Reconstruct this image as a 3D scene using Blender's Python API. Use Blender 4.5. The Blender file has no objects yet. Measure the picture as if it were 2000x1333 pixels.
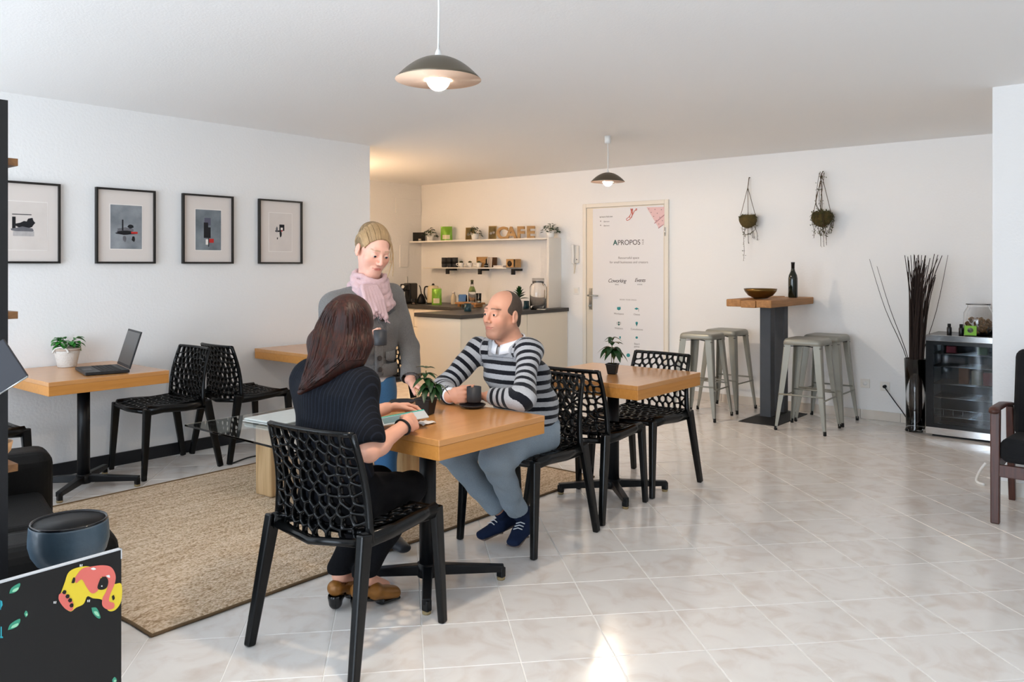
import bpy, bmesh, math, random
import numpy as np
from mathutils import Vector, Matrix, Euler

# ------------------------------------------------------------------ camera
F, HZ, CH = 1575.0, 518.0, 1.37            # focal length (px of 2000), horizon row, eye height (m)
WA = math.radians(50.3)                    # direction of the picture wall in plan
SC = bpy.context.scene
COL = SC.collection
cam_d = bpy.data.cameras.new('camera'); cam = bpy.data.objects.new('camera', cam_d); COL.objects.link(cam)
cam_d.sensor_width = 36; cam_d.lens = 36*F/2000; cam_d.shift_y = -(666.5-HZ)/2000
cam_d.clip_start = .05
cam.location = (0, 0, CH); cam.rotation_euler = (math.pi/2, 0, 0)
SC.camera = cam
# ------------------------------------------------------------------ light and exposure
SC.view_settings.view_transform = 'Standard'; SC.view_settings.look = 'None'
SC.cycles.max_bounces = 8; SC.cycles.transmission_bounces = 8
SC.view_settings.gamma = 1; SC.view_settings.use_curve_mapping = False
SC.view_settings.exposure = 1.42
world = bpy.data.worlds.new('daylight'); SC.world = world; world.use_nodes = True
wn = world.node_tree; wn.nodes.clear()
w_out = wn.nodes.new('ShaderNodeOutputWorld'); w_bg = wn.nodes.new('ShaderNodeBackground')
w_tc = wn.nodes.new('ShaderNodeTexCoord'); w_sep = wn.nodes.new('ShaderNodeSeparateXYZ'); w_ramp = wn.nodes.new('ShaderNodeValToRGB')
wn.links.new(w_tc.outputs['Generated'], w_sep.inputs[0]); wn.links.new(w_sep.outputs[2], w_ramp.inputs[0])
w_ramp.color_ramp.elements[0].position = 0.0; w_ramp.color_ramp.elements[0].color = (.80, .90, 1.0, 1)
w_ramp.color_ramp.elements[1].position = 0.06; w_ramp.color_ramp.elements[1].color = (.74, .865, 1.0, 1)
wn.links.new(w_ramp.outputs[0], w_bg.inputs[0]); w_bg.inputs[1].default_value = 3.7
wn.links.new(w_bg.outputs[0], w_out.inputs[0])

# ------------------------------------------------------------------ helpers
CA, SA = math.cos(WA), math.sin(WA)
def W(a, b, z=0.0):
    """room plan (a along the picture wall, b across towards the right) -> world"""
    return Vector((a*CA + b*SA, a*SA - b*CA, z))
def to_ab(p): return p[0]*CA+p[1]*SA, p[0]*SA-p[1]*CA
def ray(u, v): return Vector(((u-1000)/F, 1.0, (HZ-v)/F))
def at_z(u, v, z): r = ray(u, v); t = (z-CH)/r.z; return Vector((r.x*t, t, z))
def at_y(u, v, y): r = ray(u, v); return Vector((r.x*y, y, CH+r.z*y))
def on_b(u, v, b): r = ray(u, v); t = b/(r.x*SA-r.y*CA); return Vector((r.x*t, t, CH+r.z*t))
def on_a(u, v, a): r = ray(u, v); t = a/(r.x*CA+r.y*SA); return Vector((r.x*t, t, CH+r.z*t))

def tag(o, label=None, cat=None, group=None, kind=None):
    if label: o['label'] = label
    if cat: o['category'] = cat
    if group: o['group'] = group
    if kind: o['kind'] = kind
    return o
def thing(name, label, cat, loc=(0, 0, 0), rz=0.0, group=None):
    o = bpy.data.objects.new(name, None); COL.objects.link(o)
    o.location = loc; o.rotation_euler = (0, 0, rz); o.empty_display_size = .1
    return tag(o, label, cat, group)
def link(name, me, parent=None, loc=None, rot=None):
    o = bpy.data.objects.new(name, me); COL.objects.link(o)
    if parent: o.parent = parent
    if loc is not None: o.location = loc
    if rot is not None: o.rotation_euler = rot
    return o
def copy_tree(o, parent=None):
    c = o.copy(); COL.objects.link(c); c.parent = parent
    for ch in o.children: copy_tree(ch, c)
    return c

class MB:
    """collects shapes for ONE mesh part"""
    def __init__(s): s.v = []; s.f = []; s.m = []; s.sm = []
    def add(s, vs, fs, mi=0, smooth=False, M=None):
        o = len(s.v)
        s.v += [tuple(M @ Vector(q)) if M is not None else tuple(q) for q in vs]
        for f in fs: s.f.append(tuple(i+o for i in f)); s.m.append(mi); s.sm.append(smooth)
        return s
    def box(s, c, d, mi=0, R=None, taper=1.0):
        hx, hy, hz = d[0]/2, d[1]/2, d[2]/2
        vs = [(-hx, -hy, -hz), (hx, -hy, -hz), (hx, hy, -hz), (-hx, hy, -hz)]
        vs += [(x*taper, y*taper, hz) for x, y, _ in vs]
        M = Matrix.Translation(c) @ (R.to_4x4() if R is not None else Matrix())
        return s.add(vs, [(3, 2, 1, 0), (4, 5, 6, 7), (0, 1, 5, 4), (1, 2, 6, 5), (2, 3, 7, 6), (3, 0, 4, 7)], mi, False, M)
    def bx(s, x0, x1, y0, y1, z0, z1, mi=0):
        return s.box(((x0+x1)/2, (y0+y1)/2, (z0+z1)/2), (x1-x0, y1-y0, z1-z0), mi)
    def hexa(s, bot, top, mi=0):
        return s.add(list(bot)+list(top), [(3, 2, 1, 0), (4, 5, 6, 7), (0, 1, 5, 4), (1, 2, 6, 5), (2, 3, 7, 6), (3, 0, 4, 7)], mi)
    def lathe(s, prof, n=32, mi=0, c=(0, 0, 0), M=None, sx=1.0, sy=1.0):
        vs = []; fs = []; k = len(prof)
        for r, z in prof:
            for i in range(n):
                t = 2*math.pi*i/n; vs.append((c[0]+r*sx*math.cos(t), c[1]+r*sy*math.sin(t), c[2]+z))
        for j in range(k-1):
            for i in range(n):
                i2 = (i+1) % n; fs.append((j*n+i, j*n+i2, (j+1)*n+i2, (j+1)*n+i))
        if prof[0][0] > 1e-5: fs.append(tuple(reversed(range(n))))
        if prof[-1][0] > 1e-5: fs.append(tuple((k-1)*n+i for i in range(n)))
        return s.add(vs, fs, mi, True, M)
    def tube(s, pts, r, n=8, mi=0, cap=True, flat=None):
        pts = [Vector(p) for p in pts]; m = len(pts)
        rs = r if isinstance(r, (list, tuple)) else [r]*m
        vs = []; fs = []; up = None
        for i, p in enumerate(pts):
            t = (pts[min(i+1, m-1)]-pts[max(i-1, 0)])
            if t.length < 1e-9: t = Vector((0, 0, 1))
            t.normalize()
            if up is None:
                up = Vector((0, 0, 1)) if abs(t.z) < .9 else Vector((1, 0, 0))
            sx = t.cross(up).normalized(); up2 = sx.cross(t).normalized(); up = up2
            ry = rs[i]*(flat if flat else 1)
            for k in range(n):
                a = 2*math.pi*k/n; vs.append(p+sx*rs[i]*math.cos(a)+up2*ry*math.sin(a))
        for i in range(m-1):
            for k in range(n):
                k2 = (k+1) % n; fs.append((i*n+k, i*n+k2, (i+1)*n+k2, (i+1)*n+k))
        if cap: fs.append(tuple(reversed(range(n)))); fs.append(tuple((m-1)*n+k for k in range(n)))
        return s.add(vs, fs, mi, True)
    def bars(s, p, q, w, h, mi=0, w2=None, h2=None, up=(0, 0, 1)):
        """rectangular tapered bar from p to q"""
        p, q = Vector(p), Vector(q); t = (q-p).normalized(); up = Vector(up)
        if abs(t.dot(up)) > .98: up = Vector((1, 0, 0))
        sx = t.cross(up).normalized(); u2 = sx.cross(t).normalized()
        w2 = w2 or w; h2 = h2 or h
        A = [p-sx*w/2-u2*h/2, p+sx*w/2-u2*h/2, p+sx*w/2+u2*h/2, p-sx*w/2+u2*h/2]
        B = [q-sx*w2/2-u2*h2/2, q+sx*w2/2-u2*h2/2, q+sx*w2/2+u2*h2/2, q-sx*w2/2+u2*h2/2]
        return s.hexa(A, B, mi)
    def prism(s, poly, z0, z1, mi=0, M=None):
        n = len(poly)
        vs = [(x, y, z0) for x, y in poly]+[(x, y, z1) for x, y in poly]
        fs = [tuple(reversed(range(n))), tuple(range(n, 2*n))]+[(i, (i+1) % n, n+(i+1) % n, n+i) for i in range(n)]
        return s.add(vs, fs, mi, False, M)
    def poly(s, pts, mi=0): return s.add(pts, [tuple(range(len(pts)))], mi)
    def me(s, name, mats):
        me = bpy.data.meshes.new(name); me.from_pydata(s.v, [], s.f)
        for m in (mats if isinstance(mats, (list, tuple)) else [mats]): me.materials.append(m)
        me.polygons.foreach_set('material_index', s.m); me.polygons.foreach_set('use_smooth', s.sm)
        me.validate(); me.update(); return me
    def build(s, name, mats, parent=None, loc=None, rot=None, bevel=0, seg=2, fix=True):
        me = s.me(name, mats)
        if fix:
            bm = bmesh.new(); bm.from_mesh(me); bmesh.ops.recalc_face_normals(bm, faces=bm.faces); bm.to_mesh(me); bm.free()
        o = link(name, me, parent, loc, rot)
        if bevel:
            b = o.modifiers.new('bevel', 'BEVEL'); b.width = bevel; b.segments = seg; b.limit_method = 'ANGLE'; b.angle_limit = .6
        return o
def lerp(a, b, t): return a+(b-a)*t
def catmull(pts, n=6):
    pts = [Vector(p) for p in pts]; out = []
    for i in range(len(pts)-1):
        p0 = pts[max(i-1, 0)]; p1 = pts[i]; p2 = pts[i+1]; p3 = pts[min(i+2, len(pts)-1)]
        for k in range(n):
            t = k/n
            out.append(.5*((2*p1)+(p2-p0)*t+(2*p0-5*p1+4*p2-p3)*t*t+(3*p1-p0-3*p2+p3)*t**3))
    out.append(pts[-1]); return out

# ------------------------------------------------------------------ materials
def srgb(h):
    h = h.lstrip('#'); c = [int(h[i:i+2], 16)/255 for i in (0, 2, 4)]
    return tuple((x/12.92 if x <= .04045 else ((x+.055)/1.055)**2.4) for x in c)
def new_mat(name):
    m = bpy.data.materials.new(name); m.use_nodes = True; nt = m.node_tree
    return m, nt, nt.nodes['Principled BSDF']
def N(nt, t, **kw):
    n = nt.nodes.new(t)
    for k, v in kw.items(): setattr(n, k, v)
    return n
def mat(name, col, rough=.5, metal=0.0, var=.0, vscale=8.0, bump=0.0, bscale=60.0, spec=None, trans=0.0, ior=1.45, emit=None, estr=0.0, coat=0.0, stretch=None, obj_random=0.0, sheen=0.0, alpha=1.0):
    if isinstance(col, str): col = srgb(col)
    m, nt, b = new_mat(name)
    b.inputs['Base Color'].default_value = (*col, 1); b.inputs['Roughness'].default_value = rough; b.inputs['Metallic'].default_value = metal
    if spec is not None: b.inputs['Specular IOR Level'].default_value = spec
    b.inputs['IOR'].default_value = ior; b.inputs['Transmission Weight'].default_value = trans
    if coat: b.inputs['Coat Weight'].default_value = coat; b.inputs['Coat Roughness'].default_value = .08
    if sheen: b.inputs['Sheen Weight'].default_value = sheen
    if alpha < 1: b.inputs['Alpha'].default_value = alpha
    if emit is not None: b.inputs['Emission Color'].default_value = (*emit, 1); b.inputs['Emission Strength'].default_value = estr
    tc = None
    def coords():
        tc = N(nt, 'ShaderNodeTexCoord'); mp = N(nt, 'ShaderNodeMapping'); nt.links.new(tc.outputs['Object'], mp.inputs[0])
        if stretch: mp.inputs['Scale'].default_value = stretch
        return mp.outputs[0]
    if var or bump: tc = coords()
    if var:
        nz = N(nt, 'ShaderNodeTexNoise'); nz.inputs['Scale'].default_value = vscale; nz.inputs['Detail'].default_value = 4
        nt.links.new(tc, nz.inputs['Vector'])
        mx = N(nt, 'ShaderNodeMix', data_type='RGBA'); mx.inputs[6].default_value = (*[max(0, c*(1-var)) for c in col], 1); mx.inputs[7].default_value = (*[min(1, c*(1+var)) for c in col], 1)
        nt.links.new(nz.outputs[0], mx.inputs[0]); nt.links.new(mx.outputs[2], b.inputs['Base Color'])
    if bump:
        nz = N(nt, 'ShaderNodeTexNoise'); nz.inputs['Scale'].default_value = bscale; nz.inputs['Detail'].default_value = 3
        nt.links.new(tc, nz.inputs['Vector'])
        bp = N(nt, 'ShaderNodeBump'); bp.inputs['Strength'].default_value = bump; bp.inputs['Distance'].default_value = .01
        nt.links.new(nz.outputs[0], bp.inputs['Height']); nt.links.new(bp.outputs[0], b.inputs['Normal'])
    return m
def wood(name, c1, c2, axis=0, scale=9.0, rough=.35, rings=6.0, coat=0.0, grain=.5):
    m, nt, b = new_mat(name)
    tc = N(nt, 'ShaderNodeTexCoord'); mp = N(nt, 'ShaderNodeMapping'); nt.links.new(tc.outputs['Object'], mp.inputs[0])
    s = [rings]*3; s[axis] = rings*.07; mp.inputs['Scale'].default_value = s
    n1 = N(nt, 'ShaderNodeTexNoise'); n1.inputs['Scale'].default_value = scale; n1.inputs['Detail'].default_value = 6; n1.inputs['Distortion'].default_value = .6
    nt.links.new(mp.outputs[0], n1.inputs['Vector'])
    r = N(nt, 'ShaderNodeValToRGB'); r.color_ramp.elements[0].position = .5-grain/2+.05; r.color_ramp.elements[1].position = .5+grain/2
    r.color_ramp.elements[0].color = (*srgb(c1), 1); r.color_ramp.elements[1].color = (*srgb(c2), 1)
    nt.links.new(n1.outputs[0], r.inputs[0]); nt.links.new(r.outputs[0], b.inputs['Base Color'])
    b.inputs['Roughness'].default_value = rough
    if coat: b.inputs['Coat Weight'].default_value = coat; b.inputs['Coat Roughness'].default_value = .12
    return m
M = {}
M['wall'] = mat('white_plaster', (.88, .875, .87), .9, bump=.2, bscale=55)
M['ceil'] = mat('white_ceiling', (.95, .945, .94), .95, bump=.1, bscale=90)
M['black'] = mat('black_plastic', '#08090a', .25, spec=.35)
M['blackm'] = mat('black_metal', '#0b0c0f', .4, spec=.35)
M['blackmat'] = mat('black_matte', '#0a0a0b', .7)
M['white'] = mat('white_paint', '#e9e5de', .45)
M['whitep'] = mat('white_plastic', '#eeeeec', .35)
M['cream'] = mat('cream_laminate', '#e6dccb', .4)
M['oak'] = wood('honey_oak', '#c4864a', '#d69b5e', 0, 8, .3, 7, coat=.4, grain=.8)
M['oakedge'] = wood('honey_oak_edge', '#c07f38', '#d2924a', 0, 8, .4, 7, grain=.7)
M['steel'] = mat('brushed_steel', '#b9bab8', .28, 1.0, var=.06)
M['chrome'] = mat('chrome', '#dcdcdc', .1, 1.0)
M['glass'] = mat('clear_glass', (1, 1, 1), .02, trans=1.0, ior=1.45)
M['grout'] = mat('grout', '#f4f2ee', .7)
M['dark'] = mat('dark_stone', '#37332f', .35, var=.25, vscale=120)
# ================================================================== SETTING
ZC, AB, BL, BN, AE = 2.44, 7.55, -5.6, -7.85, 4.75     # ceiling, back wall, picture wall, nook wall, end of the picture wall
AF, BR, AP, BP = -2.6, 3.2, 5.58, -.875                # shop-front wall, right wall, pier face, pier edge
def slab(name, a0, a1, b0, b1, z0, z1, m):
    mb = MB().bx(a0, a1, -b1, -b0, z0, z1)
    o = mb.build(name, m, rot=(0, 0, WA)); tag(o, kind='structure'); return o
floor = slab('floor', AF-.2, AB+.2, BN-.2, BR+.2, -.12, -.0018, M['grout'])
slab('ceiling', AF-.2, AB+.2, BN-.2, BR+.2, ZC, ZC+.15, M['ceil'])
slab('wall_left', AF, AE, BN-.2, BL, 0, ZC, M['wall'])
slab('wall_back', AB, AB+.15, BN-.15, BP, 0, ZC, M['wall'])
slab('wall_nook', AE, AB, BN-.15, BN, 0, ZC, M['wall'])
slab('wall_pier', AP, AB+.15, BP, BR+.2, 0, ZC, M['wall'])
slab('wall_right', AF, AP, BR, BR+.2, 0, ZC, M['wall'])
# shop front behind the camera: low sill, lintel, mullions; daylight enters here
wf = MB()
wf.bx(AF-.2, AF, -BR, -BL, 0, .12); wf.bx(AF-.2, AF, -BR, -BL, 2.34, ZC)
wf.bx(AF-.2, AF, -BR, -.4, .12, 2.34)  # closed stretch of the unseen front, added to dim daylight on the pier
for bb in (-5.55, -4.3, -2.75, -1.2, .35): wf.bx(AF-.14, AF-.04, -bb-.05, -bb+.05, .12, 2.34)
tag(wf.build('wall_front', M['blackm'], rot=(0, 0, WA)), kind='structure')
pl = bpy.data.lights.new('window_portal', 'AREA'); pl.shape = 'RECTANGLE'; pl.size = .4-BL-.05; pl.size_y = 2.2; pl.cycles.is_portal = True
po = bpy.data.objects.new('window_portal', pl); COL.objects.link(po)
po.matrix_world = Matrix.Translation(W(AF-.1, (.4+BL)/2, 1.23)) @ Matrix.Rotation(WA, 4, 'Z') @ Matrix.Rotation(-math.pi/2, 4, 'Y') @ Matrix.Rotation(math.pi/2, 4, 'Z')
# skirtings
tag(MB().bx(AF, AE, -BL-.014, -BL, 0, .085).build('baseboard_left', mat('black_skirting', '#15171c', .4), rot=(0, 0, WA)), kind='structure')
sk_mat = mat('beige_tile_skirting', '#d8cfc4', .25, var=.06, vscale=9)
bbk = tag(MB().bx(AB-.004, AB, 4.1, 5.05, 0, .075).build('baseboard_back', M['grout'], rot=(0, 0, WA)), kind='structure')
sk = MB().bx(-.011, 0, -.165, .165, 0, .08).me('skirting_tile', sk_mat)
bb = BP-.17
while bb > -4.0:
    o = link('skirting_tile', sk, bbk, (AB, -bb, 0)); bb -= .333
o = tag(MB().bx(AP-.012, AP, -BR, -BP, 0, .08).build('baseboard_pier', M['white'], rot=(0, 0, WA)), kind='structure')

# floor tiles, laid diagonally
TS, TA = .3325, math.radians(7.76); T0 = Vector((-.4331, 3.7205))
def tile_mat():
    m, nt, b = new_mat('polished_tile')
    tc = N(nt, 'ShaderNodeTexCoord'); oi = N(nt, 'ShaderNodeObjectInfo')
    ad = N(nt, 'ShaderNodeVectorMath', operation='ADD'); sc_ = N(nt, 'ShaderNodeVectorMath', operation='SCALE'); sc_.inputs['Scale'].default_value = 37.0
    geo = N(nt, 'ShaderNodeNewGeometry')
    nt.links.new(oi.outputs['Location'], sc_.inputs[0]); nt.links.new(geo.outputs['Position'], ad.inputs[0]); nt.links.new(sc_.outputs[0], ad.inputs[1])
    n1 = N(nt, 'ShaderNodeTexNoise'); n1.inputs['Scale'].default_value = 7; n1.inputs['Detail'].default_value = 5; n1.inputs['Distortion'].default_value = 1.2
    nt.links.new(ad.outputs[0], n1.inputs['Vector'])
    r = N(nt, 'ShaderNodeValToRGB'); e = r.color_ramp.elements
    e[0].position = .26; e[0].color = (*srgb('#dacfc6'), 1); e[1].position = .52; e[1].color = (*srgb('#e8e3de'), 1)
    e2 = r.color_ramp.elements.new(.75); e2.color = (*srgb('#ebe7e2'), 1)
    nt.links.new(n1.outputs[0], r.inputs[0]); nt.links.new(r.outputs[0], b.inputs['Base Color'])
    n2 = N(nt, 'ShaderNodeTexNoise'); n2.inputs['Scale'].default_value = 30; n2.inputs['Detail'].default_value = 2
    nt.links.new(geo.outputs['Position'], n2.inputs['Vector'])
    mr = N(nt, 'ShaderNodeMapRange'); mr.inputs['To Min'].default_value = .11; mr.inputs['To Max'].default_value = .2
    nt.links.new(n2.outputs[0], mr.inputs['Value']); nt.links.new(mr.outputs[0], b.inputs['Roughness'])
    n3 = N(nt, 'ShaderNodeTexNoise'); n3.inputs['Scale'].default_value = 5; nt.links.new(ad.outputs[0], n3.inputs['Vector'])
    bp = N(nt, 'ShaderNodeBump'); bp.inputs['Strength'].default_value = .12; bp.inputs['Distance'].default_value = .01
    nt.links.new(n3.outputs[0], bp.inputs['Height']); nt.links.new(bp.outputs[0], b.inputs['Normal'])
    b.inputs['Specular IOR Level'].default_value = .55
    return m
M['tile'] = tile_mat()
hs = TS/2-.0022
tile_me = MB().hexa([(-hs, -hs, -.0018), (hs, -hs, -.0018), (hs, hs, -.0018), (-hs, hs, -.0018)], [(-hs+.001, -hs+.001, 0), (hs-.001, -hs+.001, 0), (hs-.001, hs-.001, 0), (-hs+.001, hs-.001, 0)]).me('tile', M['tile'])
cells = []
ct, st = math.cos(TA), math.sin(TA)
for i in range(-40, 41):
    for j in range(-30, 31):
        p = T0+Vector((ct*(i+.5)+st*(j+.5), st*(i+.5)-ct*(j+.5)))*TS
        a, b = to_ab(p)
        if not (AF < a < AB-.05 and BN < b < BR): continue
        if a < AE and b < BL+.05: continue
        if a > AP-.05 and b > BP-.05: continue
        if p.y > .4: u, v = 1000+F*p.x/p.y, HZ+F*CH/p.y; vis = -60 < u < 2060 and v < 1400
        else: vis = False
        cells.append((0 if vis else 1, p.y if vis else -p.y, p))
cells.sort(key=lambda c: (c[0], c[1]))
R0 = Matrix.Rotation(-WA, 4, 'Z')
rest = MB()
for k, (nv, _, p) in enumerate(cells):
    q = R0 @ Vector((p.x, p.y, 0))
    if k < 300 and not nv:
        link('tile', tile_me, floor, q, (0, 0, TA-WA))
    else:
        Mx = Matrix.Translation(q) @ Matrix.Rotation(TA-WA, 4, 'Z')
        rest.add([v.co[:] for v in tile_me.vertices], [tuple(f.vertices) for f in tile_me.polygons], 0, False, Mx)
tag(rest.build('distant_tiles', M['tile'], floor), kind='stuff')

# door with the printed poster sheet
DB0, DB1, DT = -5.162, -4.17, 2.012
dr = thing('door_1', 'white door with a printed white information poster and lever handle', 'door', W(AB, 0), WA); tag(dr, kind='structure')
del dr['label']; del dr['category']
def dbx(mb, b0, b1, z0, z1, x0, x1, mi=0): return mb.bx(x0, x1, -b1, -b0, z0, z1, mi)
d = MB(); dbx(d, DB0-.045, DB0, 0, DT+.045, -.03, 0); dbx(d, DB1, DB1+.045, 0, DT+.045, -.03, 0); dbx(d, DB0, DB1, DT, DT+.045, -.03, 0)
d.build('door_frame', mat('door_white', '#ece6dc', .45), dr, bevel=.004)
d = MB(); dbx(d, DB0+.004, DB1-.004, .005, DT-.003, -.022, 0); leaf = d.build('door_leaf', M['cream'], dr, bevel=.003)
d = MB(); dbx(d, DB0+.09, DB1-.012, .02, DT-.012, -.0235, -.022); poster = d.build('poster_sheet', mat('poster_white', '#e9e9ec', .55), leaf)
d = MB()
for hz in (1.72, .3): d.lathe([(.008, -.045), (.008, .045)], 12, 0, (-.036, -DB1-.012, hz))
d.build('hinge', M['chrome'], dr)
hb = DB0+.062
hd = MB(); dbx(hd, hb-.02, hb+.02, .87, 1.11, -.030, -.022)
hd.lathe([(.011, 0), (.011, .05)], 12, 0, (0, 0, 0), Matrix.Translation((-.03, -hb, 1.03)) @ Matrix.Rotation(-math.pi/2, 4, 'Y'))
hd.tube([(-.075, -hb+.005, 1.03), (-.078, -hb-.03, 1.032), (-.076, -hb-.125, 1.03)], .009, 10)
hd.lathe([(.014, 0), (.014, .018), (.006, .02), (.006, .04)], 12, 0, (0, 0, 0), Matrix.Translation((-.03, -hb, .915)) @ Matrix.Rotation(-math.pi/2, 4, 'Y'))
hd.build('door_handle', M['steel'], dr)

def text_mesh(s, size, mats, depth=.0004, align='CENTER', shear=0.0, space=1.0, offset=0.0):
    cu = bpy.data.curves.new('txt', 'FONT'); cu.body = s; cu.size = size; cu.extrude = depth; cu.align_x = align; cu.shear = shear; cu.space_character = space; cu.offset = offset
    o = bpy.data.objects.new('txt', cu); COL.objects.link(o)
    dg = bpy.context.evaluated_depsgraph_get(); me = bpy.data.meshes.new_from_object(o.evaluated_get(dg))
    bpy.data.objects.remove(o); bpy.data.curves.remove(cu)
    me.materials.clear(); me.materials.append(mats); return me
M['ink'] = mat('poster_ink', '#4a4648', .6); M['inkl'] = mat('poster_ink_light', '#8a8486', .6); M['teal'] = mat('poster_teal', '#2f8f95', .55); M['tealdk'] = mat('poster_deep_green', '#1c5b57', .55)
RT = Euler((math.pi/2, 0, -math.pi/2))      # text lying on a plane that faces -a, reading towards +b
def ptext(s, u, v, size, m, **k):
    me = text_mesh(s, size, m, **k); p = on_a(u, v, AB); a, b = to_ab(p)
    return link('poster_lettering', me, poster, (-.0242, -b, p.z), RT)
ptext('PROPOS', 1208.5, 479, .078, M['ink'], align='LEFT', space=.98)
ptext('A', 1200, 479, .08, M['tealdk'], align='LEFT', offset=.002)
hub = ptext('HUB', 1259.5, 478, .028, M['inkl'], align='LEFT'); hub.rotation_euler = (math.pi/2, -math.pi/2, -math.pi/2)
ptext('Resourceful space', 1230, 506, .036, M['inkl']); ptext('for small businesses and creators', 1230, 514.5, .036, M['inkl'])
ptext('Coworking', 1207, 552, .058, M['ink'], shear=.35, space=.86); ptext('Events', 1252, 551, .058, M['ink'], shear=.35, space=.86)
ptext('SPACE', 1207, 557, .017, M['inkl']); ptext('& MORE', 1252, 557, .017, M['inkl'])
ptext('BOOK YOUR SPACE', 1229, 587, .02, M['inkl'], space=1.2)
for s_, u, v in (('Workspace', 1211, 614.5), ('Classes', 1246, 616), ('Webinars', 1211, 643), ('Consultations', 1246, 645), ('Board', 1246, 673.5), ('games', 1246, 678.5)): ptext(s_, u, v, .027, M['inkl'])
ptext('apropos-hub.com', 1186, 425, .024, M['ink']); ptext('@apropos', 1187, 434, .018, M['inkl']); ptext('@apropos', 1187, 442, .018, M['inkl'])
def pshape(name, pts, m, parent=None, lift=0.0):
    mb = MB(); vs = []
    for u, v in pts:
        p = on_a(u, v, AB); a, b = to_ab(p); vs.append((-.0243-lift, -b, p.z))
    mb.poly(vs); return mb.build(name, m, parent or poster, fix=False)
def disc(u, v, r, n=16): return [(u+r*math.cos(2*math.pi*k/n), v-r*math.sin(2*math.pi*k/n)) for k in range(n)]
pshape('poster_icon', [(1207.5, 600), (1214.5, 599.6), (1214.5, 604.5), (1211, 606.5), (1207.5, 604.6)], M['teal'])
pshape('poster_icon', [(1241, 603.2), (1245.5, 600.8), (1250, 603), (1245.5, 605.6)], M['teal'])
pshape('poster_icon', [(1249.2, 603), (1249.8, 603), (1249.8, 609), (1249.2, 609)], M['ink'])
pshape('poster_icon', disc(1211, 630, 1.7), M['tealdk']); pshape('poster_icon', disc(1211, 634, 1.9), M['tealdk'])
pshape('poster_icon', [(1207.3, 629), (1208, 629), (1208, 634.5), (1207.3, 634)], M['ink']); pshape('poster_icon', [(1214, 629), (1214.7, 629), (1214.7, 634), (1214, 634.5)], M['ink'])
pshape('poster_icon', disc(1245.8, 631, 2.4)[:9]+[(1245.8, 638)]+disc(1245.8, 631, 2.4)[9:], M['teal'])
pshape('poster_icon', [(1212, 657), (1214.8, 657), (1214.8, 661.5), (1212, 661.5)], M['teal'])
pshape('poster_icon', disc(1245.8, 659.5, 2.4), M['teal']); pshape('poster_icon', disc(1229.3, 694, 3.7), M['teal'])
pshape('poster_icon', disc(1175.5, 432.5, 1.1), M['inkl']); pshape('poster_icon', disc(1175.5, 440.5, 1.1), M['inkl'])
pink = mat('poster_pink', '#e6c3c4', .6); pinkd = mat('poster_pink_stripe', '#b98a90', .6); coral = mat('poster_coral', '#cf6a5c', .6)
pshape('poster_notebook', [(1265, 405.3), (1300.5, 404.5), (1299.5, 439), (1289, 446)], pink)
pshape('poster_stripe', [(1280, 436), (1299.8, 419), (1299.8, 421.5), (1281, 437.5)], pinkd, lift=.0003); pshape('poster_stripe', [(1287.5, 445.5), (1298, 438.5), (1298, 440), (1288.5, 447)], pinkd, lift=.0003)
for u, v in ((1269.5, 408.5), (1281.5, 409.5), (1294, 410), (1274, 415.5), (1286, 417), (1279, 423), (1291, 425), (1284, 431), (1289, 438), (1296, 431.5)): pshape('poster_dot', disc(u, v, .8, 8), M['ink'], lift=.0003)
mb = MB()
def pp(u, v):
    p = on_a(u, v, AB); a, b = to_ab(p); return (-.0246, -b, p.z)
for pts in ([(1235, 408), (1237, 420), (1233, 428), (1227, 431), (1226, 428), (1231, 424), (1235, 416), (1234, 408)], [(1238, 408), (1238, 418), (1235, 426), (1232, 424), (1236, 414), (1237, 408)], [(1243, 410), (1246, 408), (1245, 411.5), (1242, 412), (1238, 420)]):
    mb.tube(catmull([pp(*q) for q in pts], 3), .0035, 5)
mb.build('poster_clip_print', coral, poster)
# ================================================================== CAFE TABLES
TH = .72
M['glide'] = mat('brass_glide', '#8d7a55', .5)
def cafe_table(label, a, b, ca=.69, cb=.78, rz=0.0, foot=.33, swing=math.pi/4):
    t = thing('cafe_table', label, 'table', W(a, b), WA+rz, 'square oak cafe tables')
    MB().bx(-ca/2, ca/2, -cb/2, cb/2, TH-.024, TH).build('table_top', M['oak'], t, bevel=.002)
    MB().bx(-ca/2+.001, ca/2-.001, -cb/2+.001, cb/2-.001, TH-.078, TH-.024).build('table_apron', M['oakedge'], t, bevel=.002)
    MB().lathe([(.036, .055), (.036, TH-.078)], 24).lathe([(.045, .03), (.045, .085)], 24).build('pedestal', M['blackm'], t)
    MB().bx(-.16, .16, -.16, .16, TH-.086, TH-.078).build('mounting_plate', M['blackm'], t)
    for k in range(4):
        an = swing+k*math.pi/2; d = Vector((math.cos(an), math.sin(an), 0))
        f = MB(); f.bars(d*.03+Vector((0, 0, .058)), d*foot+Vector((0, 0, .05)), .042, .046, 0, .036, .028)
        f.bars(d*(foot-.012)+Vector((0, 0, .055)), d*(foot-.012)+Vector((0, 0, .012)), .034, .026)
        fo = f.build('foot', M['blackm'], t, bevel=.004)
        MB().lathe([(.016, 0), (.018, .004), (.018, .012)], 12, 0, d*(foot-.012)).build('glide', M['glide'], fo)
    return t
t_main = cafe_table('oak cafe table where the seated pair sit with cups', 2.447, -2.505, .645)
t_two = cafe_table('oak cafe table with lone potted plant, before the white poster door', 4.12, -2.63, .73)
t_lap = cafe_table('oak cafe table against picture wall carrying the open laptop', 2.135, -5.20)
t_wall = cafe_table('oak cafe table by picture wall partly hidden behind standing woman', 3.90, -5.17)

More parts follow.
